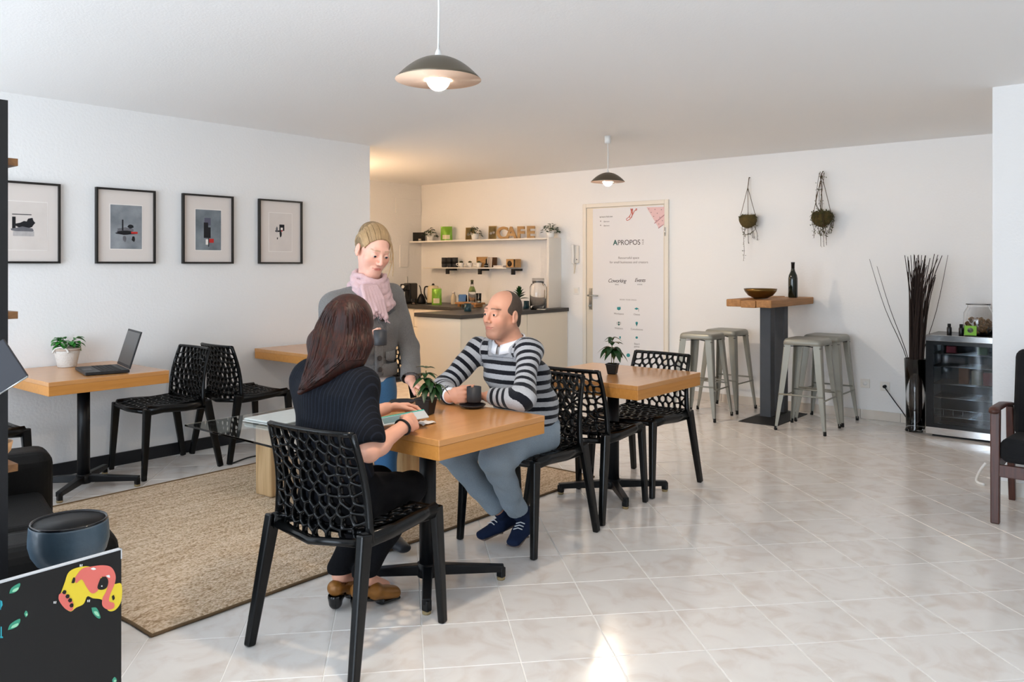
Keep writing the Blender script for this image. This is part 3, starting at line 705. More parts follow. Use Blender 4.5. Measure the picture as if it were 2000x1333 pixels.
tag(MB().tube(catmull([at_z(1925, 905, .10), at_z(1914, 920, .05), at_z(1907, 940, .008), at_z(1922, 947, .008)], 6), .008, 6).build('white_cable', M['whitep']), 'white cable on the floor at the pier edge behind armchair', 'cable')

# ================================================================== WOODEN ARMCHAIR (right edge)
M['walnut'] = wood('walnut_stain', '#3d1f17', '#5a3125', 2, 7, .4, 8)
ac = thing('wooden_armchair', 'dark wooden armchair with black cushions against the white pier', 'armchair', W(4.93, -.78), WA)
# local x: depth (+a), y: towards -b ; chair spans y from 0 to -.66
for y in (-.02, -.62):
    MB().bars((0, y, 0), (.01, y, .60), .042, .036, 0, .046, .042, up=(1, 0, 0)).build('leg', M['walnut'], ac, bevel=.005)
    MB().bars((.56, y, 0), (.50, y, .36), .034, .036, 0, .04, .04, up=(1, 0, 0)).bars((.50, y, .36), (.47, y, .56), .04, .04, 0, .035, .035, up=(1, 0, 0)).build('leg', M['walnut'], ac, bevel=.005)
    MB().tube([(-.05, y, .595), (0, y, .608), (.25, y, .60), (.52, y, .565)], [.024, .03, .03, .024], 8, flat=.45).build('armrest', M['walnut'], ac)
    MB().bx(.0, .52, y-.012, y+.012, .27, .33).build('side_rail', M['walnut'], ac, bevel=.004)
MB().bx(-.012, .012, -.62, -.02, .25, .315).build('front_rail', M['walnut'], ac, bevel=.004)
M['blkfab'] = mat('black_fabric', '#101114', .95, bump=.3, bscale=300)
MB().box((.25, -.32, .375), (.56, .56, .13), 0, Matrix.Rotation(.07, 3, 'Y')).build('seat_cushion', M['blkfab'], ac, bevel=.045, seg=4)
MB().box((.50, -.32, .64), (.12, .56, .50), 0, Matrix.Rotation(.22, 3, 'Y')).build('back_cushion', M['blkfab'], ac, bevel=.05, seg=4)

# ================================================================== PICTURES
def art_mat(name, kind):
    m, nt, b = new_mat(name); tc = N(nt, 'ShaderNodeTexCoord')
    n1 = N(nt, 'ShaderNodeTexNoise'); n1.inputs['Scale'].default_value = 6; n1.inputs['Detail'].default_value = 8; nt.links.new(tc.outputs['Object'], n1.inputs['Vector'])
    r = N(nt, 'ShaderNodeValToRGB'); r.color_ramp.elements[0].position = .35; r.color_ramp.elements[1].position = .7
    c1, c2 = kind; r.color_ramp.elements[0].color = (*srgb(c1), 1); r.color_ramp.elements[1].color = (*srgb(c2), 1)
    nt.links.new(n1.outputs[0], r.inputs[0]); nt.links.new(r.outputs[0], b.inputs['Base Color']); b.inputs['Roughness'].default_value = .8
    return m
M['frame'] = mat('black_frame', '#16120f', .4); M['mount'] = mat('cream_mount', '#e2d9d3', .8); M['inkb'] = mat('print_black', '#1c1b1f', .85, var=.3, vscale=40); M['inkg'] = mat('print_grey', '#6c6b70', .85, var=.35, vscale=30); M['inkr'] = mat('print_red', '#c02a26', .7)
grey1 = art_mat('wash_grey', ('#70757b', '#a2a7ac')); grey2 = art_mat('wash_slate', ('#5d656d', '#8d959b')); paper = art_mat('print_paper', ('#d9d0ca', '#e3dad4'))
pale = mat('plate_line', '#efe8e3', .8)
def blot(cx, cy, w, h, seed, n=11):
    rnd = random.Random(seed); return [(cx+w/2*math.cos(2*math.pi*k/n)*rnd.uniform(.7, 1.1), cy+h/2*math.sin(2*math.pi*k/n)*rnd.uniform(.7, 1.1)) for k in range(n)]
def rect(x0, y0, x1, y1): return [(x0, y0), (x1, y0), (x1, y1), (x0, y1)]
def picture(label, a0, a1, sheet, sheet_m, marks):
    z0, z1 = 1.38, 1.893; cx, w_, h_ = (a0+a1)/2, a1-a0, z1-z0
    t = thing('framed_picture', label, 'picture', W(cx, BL+.001, (z0+z1)/2), WA, 'black framed abstract prints')
    # local: x along wall, y = -b (into the wall is +y), z up
    f = MB(); fw = .013; dp = .028
    for c, d in (((0, -dp/2, h_/2-fw/2), (w_, dp, fw)), ((0, -dp/2, -h_/2+fw/2), (w_, dp, fw)), ((w_/2-fw/2, -dp/2, 0), (fw, dp, h_-2*fw)), ((-w_/2+fw/2, -dp/2, 0), (fw, dp, h_-2*fw))): f.box(c, d)
    f.build('frame', M['frame'], t, bevel=.001)
    MB().box((0, -.006, 0), (w_-2*fw, .01, h_-2*fw)).build('mount', M['mount'], t)
    x0, y0, x1, y1 = sheet
    p_ = MB().box(((x0+x1)/2, -.0115, (y0+y1)/2), (x1-x0+.012, .001, y1-y0+.012)).build('plate_edge', pale, t)
    sh = MB().box(((x0+x1)/2, -.0122, (y0+y1)/2), (x1-x0, .001, y1-y0)).build('print', sheet_m, t)
    for k, (pts, m) in enumerate(marks):
        mb = MB(); mb.poly([(x, -.0130-.0001*k, y) for x, y in pts]); mb.build('ink_mark', m, sh, fix=False)
iv = lambda l: [(x-.5, y) for x, y in l]
picture('framed print half hidden by dark shelf, black blots on cream', 1.742, 2.147, (-.13, -.17, .125, .13), paper, [(rect(-.075, .048, .035, .053), M['inkb']), (rect(-.075, -.05, -.055, .035), M['inkb']), (blot(0, -.015, .12, .05, 1), M['inkb']), (blot(.03, .0, .05, .07, 2), M['inkb']), (blot(-.01, -.045, .14, .04, 3), M['inkg']), (rect(-.07, -.085, .05, -.055), mat('print_pale_grey', '#b9b4b3', .85, var=.2, vscale=50))])
picture('framed grey wash print with dark central blot and red dash', 2.369, 2.775, (-.105, -.155, .11, .145), grey1, [(blot(-.01, -.03, .13, .05, 5, 17), M['inkg']), (blot(.0, -.045, .15, .03, 6, 17), M['inkb']), (rect(-.028, -.03, -.018, .045), M['inkb']), (blot(.03, .0, .05, .03, 7), M['inkb']), (rect(.035, -.05, .08, -.036), M['inkr']), (blot(-.01, -.085, .03, .05, 8), M['inkg']), (blot(.05, -.085, .025, .045, 9), M['inkb'])])
picture('framed slate grey print with black tower and red square', 2.977, 3.384, (-.10, -.155, .105, .145), grey2, [(rect(-.03, .03, .02, .085), mat('print_violet_grey', '#5b5a6b', .8)), (rect(-.035, -.065, .0, .05), M['inkb']), (rect(-.035, -.065, .02, .015), M['inkb']), (rect(.0, -.13, .007, -.065), M['inkb']), (rect(-.02, -.115, .0, -.075), pale), (rect(.008, -.1, .045, -.07), M['inkr'])])
picture('framed cream print with small black square, nearest the kitchen', 3.607, 4.012, (-.105, -.155, .105, .15), paper, [(rect(-.012, .01, .035, .06), M['inkb']), (rect(-.05, .0, -.0, .012), M['inkb']), (rect(.0, .015, .02, .035), pale), (blot(.0, -.015, .025, .06, 4), M['inkb']), (rect(-.035, -.06, -.026, -.045), M['inkb']), (blot(-.035, .02, .02, .05, 3), M['inkg']), (rect(.004, .004, .018, .012), M['inkr'])])

# ================================================================== PENDANT LAMPS
M['shade_out'] = mat('bronze_shade', '#6b6254', .38, .7, var=.1); M['shade_in'] = mat('copper_lining', '#f0c9ac', .5, .0)
def pendant(label, u, v, y, canopy):
    p = at_y(u, v, y)                                  # bulb centre
    t = thing('pendant_lamp', label, 'lamp', (p.x, p.y, ZC), 0, 'domed pendant lamps'); dz = p.z-ZC
    R = .142; prof = []
    sh = MB(); pr_ = [(R*x, .078*(1-x**2.1)) for x in np.linspace(.09, 1, 14)]
    sh.lathe(list(reversed([(r, z+dz-.002) for r, z in pr_]))+[(r*.985, z*.98+dz-.003) for r, z in pr_], 48); sh.m = [0]*len(sh.f)
    for i in range(len(sh.f)):
        if i >= 48*13: sh.m[i] = 1
    sh.build('lamp_shade', [M['shade_out'], M['shade_in']], t)
    MB().lathe([(.020, dz+.0755), (.012, dz+.079), (.009, dz+.09), (.004, dz+.102)], 20).build('shade_cap', M['whitep'], t)
    MB().lathe([(.0165, dz+.03), (.0165, dz+.072)], 18).build('lamp_holder', M['white'], t)
    MB().tube([(0, 0, dz+.09), (.002, 0, dz/2), (0, 0, -.01)], .0035, 8).build('cord', M['whitep'], t)
    MB().lathe([(.012, -.062), (.026, -.058), (.026, -.0), (.0, 0)], 24).build('ceiling_rose', M['whitep'], t)
    MB().lathe([(.038*math.sin(x), -.038*math.cos(x)+dz) for x in np.linspace(0.02, math.pi-.45, 16)], 28).build('bulb', mat('warm_bulb', (1, .9, .75), .3, emit=(1.0, .83, .64), estr=340) if 'warm_bulb' not in bpy.data.materials else bpy.data.materials['warm_bulb'], t)
pendant('domed bronze pendant lamp hanging in front, above the seated pair', 856, 155, 2.66, 0)
pendant('smaller-looking domed pendant lamp farther back, before the poster door', 1187, 355, 6.7, 1)

kl = thing('kitchen_globe_lamp', 'round warm globe lamp hanging in the kitchen nook, hidden behind picture wall', 'lamp', W(5.15, -6.95, ZC))
MB().lathe([(.045, 0), (.045, -.025), (.0, -.03)], 24).build('ceiling_rose', M['whitep'], kl); MB().tube([(0, 0, -.02), (0, 0, -.30)], .004, 8).build('cord', M['whitep'], kl)
MB().lathe([(.11*math.sin(x), -.40+.11*math.cos(x)) for x in np.linspace(.02, math.pi-.02, 18)], 32).build('globe', mat('warm_globe', (1, .9, .8), .5, emit=(1.0, .66, .38), estr=27), kl)
tag(MB().tube(catmull([at_z(455, 905, .006), at_z(490, 893, .006), at_z(530, 888, .006), at_z(575, 886, .006)], 6), .005, 6).build('floor_cable', M['blackmat']), 'thin black cable on the floor by the picture wall skirting', 'cable')
# ================================================================== PLANT HELPERS
M['leaf'] = mat('green_leaf', '#2f5a26', .4, var=.35, vscale=14); M['leafd'] = mat('dark_green_leaf', '#1d3f1c', .38, var=.35, vscale=16); M['stem'] = mat('green_stem', '#6b6a3a', .7); M['soil'] = mat('potting_soil', '#2a1d14', .95)
def leaf_mesh(mb, base, d, L, wd, droop=.3, fold=.18, nseg=5):
    d = Vector(d).normalized(); up = Vector((0, 0, 1)); s = d.cross(up)
    s = s.normalized() if s.length > 1e-3 else Vector((1, 0, 0)); n = s.cross(d).normalized()
    rows = []
    for i in range(nseg+1):
        t = i/nseg; w_ = wd*math.sin(math.pi*min(1, t*.97+.02))**.75*(1-.25*t)
        c = Vector(base)+d*L*t-Vector((0, 0, 1))*droop*L*t*t
        rows += [c-s*w_/2+n*fold*w_, c, c+s*w_/2+n*fold*w_]
    fs = [(i*3+k, i*3+k+1, i*3+k+4, i*3+k+3) for i in range(nseg) for k in (0, 1)]
    mb.add(rows, fs, 0, True)
def coffee_plant(name, label, loc, pot_r, pot_h, leaves, stems, potm, lm, seed=1, square=True):
    """nursery plant: each leaf is a part"""
    t = thing(name, label, 'plant', loc, 0)
    if square:
        r0, r1 = pot_r*.72, pot_r
        MB().hexa([(-r0, -r0, 0), (r0, -r0, 0), (r0, r0, 0), (-r0, r0, 0)], [(-r1, -r1, pot_h), (r1, -r1, pot_h), (r1, r1, pot_h), (-r1, r1, pot_h)]).bx(-r1*1.06, r1*1.06, -r1*1.06, r1*1.06, pot_h-.008, pot_h).build('pot', potm, t, rot=(0, 0, WA+.3), bevel=.004)
    else:
        MB().lathe([(.0, 0), (pot_r*.72, 0), (pot_r*.75, .004), (pot_r, pot_h), (pot_r*.9, pot_h), (pot_r*.88, pot_h-.012), (.0, pot_h-.012)], 28).build('pot', potm, t)
    s = MB()
    for st in stems: s.tube(catmull([Vector(p) for p in st], 4), .0024, 6)
    s.build('stem', M['stem'], t)
    for base, d, L, w_, dr_ in leaves:
        mb = MB(); leaf_mesh(mb, base, d, L, w_, dr_); mb.build('leaf', lm, t, fix=False)
    return t
def whorl(levels, seed):
    rnd = random.Random(seed); out = []
    for (x, y, z, n, L, el, dr_) in levels:
        a0 = rnd.uniform(0, 6.28)
        for k in range(n):
            an = a0+2*math.pi*k/n+rnd.uniform(-.35, .35); e = el+rnd.uniform(-.15, .15)
            out.append(((x, y, z), (math.cos(an)*math.cos(e), math.sin(an)*math.cos(e), math.sin(e)), L*rnd.uniform(.8, 1.15), L*.55, dr_))
    return out
npot = mat('black_nursery_pot', '#161616', .55)
# plant on the main table
coffee_plant('potted_coffee_plant', 'small coffee plant in black square pot between cups on main table', at_z(832, 810, TH)+Vector((0, 0, .001)), .038, .072,
    whorl([(0, 0, .20, 4, .05, .35, .3), (0, 0, .175, 5, .055, .1, .5), (-.005, 0, .155, 5, .06, .05, .6), (.018, 0, .14, 6, .06, -.05, .7), (.03, .01, .115, 5, .06, -.1, .8), (.04, .0, .13, 5, .06, -.1, .8), (.0, -.01, .115, 4, .055, -.1, .8)], 4),
    [[(0, 0, .06), (0, 0, .12), (0, 0, .19)], [(.012, 0, .06), (.02, .005, .1), (.03, .0, .125)]], npot, M['leafd'])
coffee_plant('potted_coffee_seedling', 'small leafy seedling in black pot on the empty table by door', at_z(1196, 731, TH)+Vector((0, 0, .001)), .034, .062,
    whorl([(0, 0, .215, 4, .062, .2, .7), (0, 0, .185, 4, .065, .25, .3), (.0, 0, .155, 5, .085, .2, .7), (.01, 0, .14, 6, .09, .05, .8), (-.02, .01, .15, 4, .075, .1, .8)], 12),
    [[(-.006, 0, .05), (-.004, 0, .12), (0, 0, .215)], [(.008, 0, .05), (.008, 0, .1), (.004, 0, .15)]], npot, M['leafd'])
# basket plant + laptop
bp_ = at_z(131, 717, TH)
bk = thing('basket_plant', 'leafy green plant in a small white handled basket beside the laptop', 'plant', bp_+Vector((0, 0, .001)), 0)
wick = mat('white_wicker', '#e6e1da', .8, bump=.8, bscale=110, stretch=(1, 1, 3))
MB().lathe([(.0, 0), (.052, 0), (.055, .004), (.072, .09), (.077, .118), (.071, .118), (.066, .09), (.0, .08)], 32).build('basket', wick, bk)
for s_ in (-1, 1): hb_ = MB(); hb_.tube(catmull([Vector((s_*.0+.05*c, -.074*1*s_, .095+.03*q)) for c, q in ((-1, 0), (-.7, .8), (0, 1.15), (.7, .8), (1, 0))], 4), .006, 6).build('basket_handle', wick, bk)
MB().lathe([(.078, .106), (.0815, .110), (.078, .122), (.074, .118)], 32).build('basket_rim', mat('taupe_rim', '#b7a596', .8), bk)
rnd = random.Random(6); M['leafb'] = mat('bright_green_leaf', '#2f7a2a', .35, var=.35, vscale=14)
for k in range(58):
    an = rnd.uniform(0, 6.28); r = .062*math.sqrt(rnd.random()); e = rnd.uniform(-.1, .8); mb = MB()
    leaf_mesh(mb, (r*math.cos(an), r*math.sin(an), .125+rnd.uniform(0, .055)), (math.cos(an)*math.cos(e), math.sin(an)*math.cos(e), math.sin(e)), rnd.uniform(.036, .052), .046, .5); mb.build('leaf', M['leafb'], bk, fix=False)
lp = thing('laptop', 'open black laptop on the table by the picture wall', 'laptop', W(2.17, -5.12, TH), WA)
# opens towards -b?  user sits at +a side facing -a ... keyboard edge toward -a
M['lap'] = mat('laptop_black', '#16171a', .45); M['lapk'] = mat('laptop_keys', '#0e0e10', .6)
deck = MB().box((0, 0, .011), (.24, .34, .018)).build('deck', M['lap'], lp, bevel=.003)
for r_ in range(5):
    for c in range(13):
        MB().box((-.005+.023*r_-.02, -.145+c*.0242, .0205), (.018, .0195, .0025)).build('key', M['lapk'], deck)
MB().box((-.085, -.01, .0203), (.05, .09, .001)).build('touchpad', mat('touchpad', '#2a2b2e', .35), deck)
Rl = Matrix.Rotation(math.radians(17), 3, 'Y')
lid = MB().box(Vector((.12, 0, .022))+Rl @ Vector((0, 0, .115)), (.008, .34, .23), 0, Rl).build('lid', M['lap'], lp, bevel=.002)
MB().box(Vector((.12, 0, .022))+Rl @ Vector((-.0045, 0, .118)), (.001, .32, .20), 0, Rl).build('screen', mat('screen_off', '#2b2b2e', .2), lid)
lp.location = W(2.185, -5.06, TH+.001); lp.rotation_euler = (0, 0, WA-math.radians(13))

# ================================================================== CUPS ON THE MAIN TABLE
M['ceram'] = mat('charcoal_ceramic', '#2e2f33', .5, var=.1); M['ceramd'] = mat('dark_coffee', '#1a0f0a', .2)
def mug(label, loc, rz, h=.072, r=.034):
    t = thing('charcoal_mug', label, 'mug', loc, rz, 'charcoal coffee cups')
    MB().lathe([(.0, .0), (r*.94, 0), (r, .004), (r, h), (r-.003, h+.0005), (r-.004, h-.002), (r-.004, .008), (.0, .006)], 32).build('cup', M['ceram'], t)
    MB().lathe([(.0, h-.016), (r-.0045, h-.016)], 28).build('coffee', M['ceramd'], t, fix=False)
    MB().tube(catmull([(r-.003, 0, h*.8), (r+.016, 0, h*.82), (r+.024, 0, h*.5), (r+.015, 0, h*.2), (r-.003, 0, h*.22)], 5), .0042, 8).build('handle', M['ceram'], t)
    return t
def saucer(label, loc):
    t = MB().lathe([(.0, .003), (.026, .003), (.03, .005), (.055, .012), (.060, .016), (.061, .014), (.052, .006), (.034, .0), (.0, 0)], 36).build('saucer', M['ceram'], None, loc)
    return tag(t, label, 'saucer', 'charcoal saucers on the main table')
p_mug_m = at_z(925, 797, TH)
saucer('charcoal saucer under the cup held by the seated man', p_mug_m+Vector((-.005, 0, .001)))
saucer('empty charcoal saucer beside the plant on the main table', at_z(786, 790, TH)+Vector((0, 0, .001)))
nap = MB(); pn = at_z(829, 829, TH); vs = []; fs = []
for j in range(6):
    for i in range(6): vs.append((pn.x+(i/5-.5)*.075*math.cos(.9)-(j/5-.5)*.06*math.sin(.9), pn.y+(i/5-.5)*.075*math.sin(.9)+(j/5-.5)*.06*math.cos(.9), TH+.002+.006*abs(math.sin(i*1.3+j*.8))))
for j in range(5):
    for i in range(5): q = j*6+i; fs.append((q, q+1, q+7, q+6))
nap.add(vs, fs, 0, True); no = nap.build('paper_napkin', mat('napkin_white', '#ece6e2', .9)); so_ = no.modifiers.new('s', 'SOLIDIFY'); so_.thickness = .002
tag(no, 'crumpled white paper napkin under the seated woman\'s hand', 'napkin')

# ================================================================== KITCHEN
KZ = .88
def ku(name, label, cat, a0, a1, b0, b1): return thing(name, label, cat, W(0, 0), WA)
def abx(mb, a0, a1, b0, b1, z0, z1, mi=0): return mb.bx(a0, a1, -b1, -b0, z0, z1, mi)
PA0, PB0, PB1 = 5.75, -6.06, -5.43; CA0 = 6.8
pen = thing('kitchen_peninsula', 'cream kitchen peninsula cabinet facing the cafe tables', 'cabinet', W(0, 0), WA)
m_ = MB(); abx(m_, PA0+.02, AB-.002, PB0+.02, PB1-.022, .08, KZ-.04); m_.build('body', M['cream'], pen)
for a0, a1 in ((PA0+.02, 6.80), (6.803, AB-.004)):
    m_ = MB(); abx(m_, a0+.002, a1-.002, PB1-.022, PB1-.004, .06, KZ-.042); m_.build('side_panel', M['cream'], pen, bevel=.002)
m_ = MB(); abx(m_, PA0+.002, PA0+.02, PB0+.02, PB1-.004, .06, KZ-.042); m_.build('end_panel', M['cream'], pen, bevel=.002)
m_ = MB(); abx(m_, PA0+.05, AB-.002, PB0+.05, PB1-.05, 0, .08); m_.build('plinth', M['white'], pen)
m_ = MB(); abx(m_, PA0-.015, AB-.002, PB0-.01, PB1+.015, KZ-.04, KZ); tag(m_.build('worktop', M['dark'], None, rot=(0, 0, WA), bevel=.003), 'dark stone worktop on the kitchen peninsula', 'worktop')
k = 0
for b0, b1 in ((-7.84, -7.20), (-7.20, -6.62), (-6.62, -6.13)):
    t = thing('base_cabinet', ('cream base cabinet in the kitchen corner, under coffee machine', 'cream base cabinet under the kettle in the kitchen nook', 'cream base cabinet beside the peninsula at the back counter')[k], 'cabinet', W(0, 0), WA, 'cream base cabinets'); k += 1
    m_ = MB(); abx(m_, CA0+.02, AB-.002, b0+.002, b1-.002, .08, KZ-.04); m_.build('body', M['cream'], t)
    m_ = MB(); abx(m_, CA0, CA0+.019, b0+.002, b1-.002, .62, KZ-.044); dw = m_.build('drawer', M['cream'], t, bevel=.002)
    m_ = MB(); bc = (b0+b1)/2+.1; m_.tube([(CA0, -bc+.05, .76), (CA0-.02, -bc+.045, .76), (CA0-.02, -bc-.045, .76), (CA0, -bc-.05, .76)], .005, 6); m_.build('handle', M['blackm'], dw)
    m_ = MB(); abx(m_, CA0, CA0+.019, b0+.002, b1-.002, .085, .616); do_ = m_.build('door', M['cream'], t, bevel=.002)
    m_ = MB(); bc = b1-.06; m_.tube([(CA0, -bc, .56), (CA0-.02, -bc, .555), (CA0-.02, -bc, .445), (CA0, -bc, .44)], .005, 6); m_.build('handle', M['blackm'], do_)
    m_ = MB(); abx(m_, CA0+.05, AB, b0, b1, 0, .08); m_.build('plinth', M['white'], t)
m_ = MB(); abx(m_, CA0-.02, AB-.002, BN+.002, PB0-.012, KZ-.04, KZ); tag(m_.build('worktop', M['dark'], None, rot=(0, 0, WA), bevel=.003), 'dark stone worktop along the kitchen back wall', 'worktop')
# long shelf with the upright side panel
sf = thing('wall_shelf', 'long white kitchen shelf carrying the CAFE letters, with side panel', 'shelf', W(0, 0), WA)
m_ = MB(); abx(m_, 7.31, AB-.001, BN+.02, -5.555, 1.665, 1.683); m_.build('shelf_board', M['white'], sf, bevel=.002)
m_ = MB(); abx(m_, 7.31, AB-.001, -5.553, -5.525, KZ+.001, 1.683); m_.build('side_panel', M['white'], sf, bevel=.002)
s2 = thing('mug_shelf', 'short white wall shelf on black brackets holding cups', 'shelf', W(0, 0), WA)
m_ = MB(); abx(m_, 7.36, AB-.001, -7.62, -6.2, 1.325, 1.340); m_.build('shelf_board', M['white'], s2, bevel=.002)
for u in (875.5, 938.5, 1003.5):
    a, b = to_ab(on_a(u, 530, 7.40)); m_ = MB(); abx(m_, 7.40, AB-.001, b-.014, b+.014, 1.3, 1.3245); abx(m_, 7.375, 7.402, b-.022, b+.022, 1.255, 1.3245); m_.build('bracket', M['blackm'], s2)
# access hatch + boards on the nook wall
def on_n(u, v): return on_b(u, v, BN)
h_ = MB(); p0, p1 = on_n(772, 360), on_n(800, 385); a0, _ = to_ab(p0); a1, _ = to_ab(p1)
abx(h_, a0, a1+.2, BN, BN+.012, 2.04, 2.24); tag(h_.build('wall_hatch', M['wall'], None, rot=(0, 0, WA), bevel=.003), 'white service hatch high on the nook wall', 'hatch')

p0 = on_n(780, 478); p1 = on_n(812, 522); a0, _ = to_ab(p0); a1, _ = to_ab(p1)
h_ = MB(); abx(h_, a0, min(a1, 7.3), BN, BN+.014, p1.z, p0.z); tag(h_.build('wall_panel', M['wall'], None, rot=(0, 0, WA), bevel=.004), 'white panel on the nook wall above coffee machine', 'panel')
def kpos(u, a, z): p = on_a(u, 500, a); return Vector((p.x, p.y, z))
SZ, S2Z = 1.684, 1.341
# CAFE letters
M['card'] = wood('cardboard_wood', '#a9814f', '#c7a06c', 0, 6, .7, 5)
for ch, u, lb in (('C', 981.5, 'brown wooden letter C, first of the word'), ('A', 998.8, 'brown wooden letter A in the shelf word'), ('F', 1017, 'brown wooden letter F in the shelf word'), ('E', 1036.5, 'brown wooden letter E, last of the word')):
    me = text_mesh(ch, .20, M['card'], depth=.018, offset=.007); o = link('wooden_letter', me, None, kpos(u, 7.40, SZ+(.003 if ch == 'C' else 0)), (math.pi/2, 0, math.radians(-14)))
    tag(o, lb, 'letter', 'wooden letters spelling CAFE')
def ivy(label, u, potw, seed, n=70, spread=.11):
    t = thing('ivy_pot', label, 'plant', kpos(u, 7.42, SZ), 0, 'trailing ivy pots on the long shelf')
    MB().lathe([(.0, 0), (.036, 0), (.040, .004), (.052, .075), (.047, .075), (.0, .068)], 24).build('pot', M['whitep'], t)
    rnd = random.Random(seed); st = MB(); lv = []
    for k in range(n):
        an = rnd.uniform(0, 6.28); r = spread*math.sqrt(rnd.random()); z = .10+.06*(1-(r/spread)**2)*rnd.uniform(.5, 1.2)-.05*(r/spread)**3
        e = rnd.uniform(-.3, .8); mb = MB(); leaf_mesh(mb, (r*math.cos(an)*.8, r*math.sin(an)*.8, z), (math.cos(an)*math.cos(e), math.sin(an)*math.cos(e), math.sin(e)), rnd.uniform(.025, .045), .03, .4, nseg=3); lv.append(mb)
        if k % 4 == 0: st.tube([(0, 0, .06), (r*math.cos(an)*.4, r*math.sin(an)*.4, z), (r*math.cos(an)*.8, r*math.sin(an)*.8, z)], .0015, 4)
    st.build('stem', M['stem'], t)
    for mb in lv: mb.build('leaf', M['leafd'], t, fix=False)
ivy('ivy in white pot at left end of the long shelf', 840, .05, 1); ivy('ivy in white pot before a brown photo on the long shelf', 928, .05, 2, 60, .09); ivy('ivy in white pot right of the CAFE letters', 1075, .05, 3, 80, .12)
tag(MB().bx(-.008, .008, -.085, .085, 0, .118).build('black_sign', M['blackmat'], None, kpos(818, 7.44, SZ), (0, 0, math.pi/2-.2)), 'small plain black board at left end of long shelf', 'sign')
ca = thing('tealight', 'small tealight candle before the black board on long shelf', 'candle', kpos(820, 7.36, SZ))
MB().lathe([(.0, 0), (.018, 0), (.018, .03), (.0, .03)], 16).build('wax', mat('candle_wax', '#ecd9bf', .5), ca); MB().lathe([(.0195, 0), (.0195, .016)], 16).build('tin_cup', M['steel'], ca)
def pouch(label, u, a, z, h=.18, w_=.155):
    t = thing('coffee_pouch', label, 'pouch', kpos(u, a, z), math.pi/2-.15, 'green coffee pouches')
    n, m = 10, 8; vs = []; fs = []; mb = MB()
    for sgn in (1, -1):
        for j in range(m+1):
            for i in range(n+1):
                x, y = i/n-.5, j/m; d = .028*(1-(2*x)**2)*(1-y**2*.97); vs.append((sgn*d, x*w_*(1-.04*y), y*h))
    for k in (0, 1):
        o = k*(n+1)*(m+1)
        for j in range(m):
            for i in range(n): q = o+j*(n+1)+i; fs.append((q, q+1, q+n+2, q+n+1) if k else (q, q+n+1, q+n+2, q+1))
    mb.add(vs, fs, 0, True); body = mb.build('pouch_body', [M['pouch']], t)
    lb_ = MB(); vs = []
    for j in range(4):
        for i in range(5): x, y = (i/4-.5)*.62, .1+j*.1; d = -.028*(1-(2*x)**2)*(1-y**2*.97)-.0012; vs.append((d, x*w_, y*h))
    lb_.add(vs, [(j*5+i, j*5+i+1, j*5+i+6, j*5+i+5) for j in range(3) for i in range(4)], 0, True); lb_.build('label_window', mat('pouch_label', '#d8cfae', .4) if 'pouch_label' not in bpy.data.materials else bpy.data.materials['pouch_label'], t, fix=False)
    return t
M['pouch'] = mat('green_foil', '#78ab2e', .25, .2, var=.25, vscale=12)
pouch('green coffee pouch on the long shelf beside ivy', 872, 7.42, SZ)
pouch('green coffee pouch standing by the kettle on the worktop', 853, 7.05, KZ, .20, .125)
def photo(label, u, a, z, w_, h, rz=0.0, tilt=.12):
    t = thing('small_photo', label, 'photo', kpos(u, a, z), math.pi/2-.25+rz, 'small sepia photos on boards')
    R = Matrix.Rotation(tilt, 3, 'Y')
    MB().box(R @ Vector((0, 0, h/2)), (.012, w_, h), 0, R).build('board', mat('photo_board', '#a58a5c', .7) if 'photo_board' not in bpy.data.materials else bpy.data.materials['photo_board'], t)
    MB().box(R @ Vector((-.0066, 0, h/2)), (.0012, w_*.86, h*.9), 0, R).build('print', M['sepia'], t)
    for k, (y, z_) in enumerate(((-.015, .5), (.018, .45))): MB().lathe([(.0, 0), (w_*.17, 0)], 14, 0, (0, 0, 0), Matrix.Translation(R @ Vector((-.0074, y, h*z_))) @ Matrix.Rotation(-math.pi/2+tilt, 4, 'Y')).build('light_patch', M['mount'], t, fix=False)
M['sepia'] = art_mat('sepia_print', ('#3f3018', '#a08a4e'))
photo('sepia photo on board left of the C letter', 961.5, 7.43, SZ, .10, .165, .0)
photo('sepia photo half hidden behind ivy on long shelf', 917, 7.48, SZ, .11, .16)
photo('brown photo leaning at worktop end beside dispenser jar', 1074, 7.40, KZ+.001, .10, .24)
# mug shelf things
for k, u in enumerate((868, 879, 889)):
    t = thing('black_tumbler', ('leftmost black tumbler on the mug shelf', 'middle black tumbler on the mug shelf', 'black tumbler next to the white cups on mug shelf')[k], 'cup', kpos(u, 7.44, S2Z), 0, 'black tumblers')
    MB().lathe([(.0, 0), (.033, 0), (.036, .01), (.037, .125), (.034, .125), (.033, .01), (.0, .008)], 24).build('cup', M['ceram'], t); MB().lathe([(.0375, .045), (.0375, .075)], 24).build('grip_band', M['blackmat'], t)
for k, u in enumerate((901, 918, 935)):
    t = thing('white_cup', ('white cup next to the black tumblers on mug shelf', 'middle one of three white cups on mug shelf', 'white cup before the wooden tray on mug shelf')[k], 'cup', kpos(u, 7.42, S2Z), WA+2.2, 'white cups')
    MB().lathe([(.0, 0), (.022, 0), (.026, .006), (.042, .058), (.039, .058), (.024, .008), (.0, .006)], 24).build('cup', M['whitep'], t)
    MB().tube(catmull([(.035, 0, .048), (.058, 0, .05), (.06, 0, .03), (.032, 0, .018)], 4), .004, 6).build('handle', M['whitep'], t)
    MB().lathe([(.0, .05), (.02, .06), (.026, .07), (.0, .082)], 12).build('dried_filling', M['driedleaf'], t)
tr = thing('wooden_tray', 'small wooden tray leaning on the wall above mug shelf', 'tray', kpos(943, 7.50, S2Z), WA)
MB().box((0, 0, .065), (.008, .17, .13)).build('tray_base', M['card'], tr)
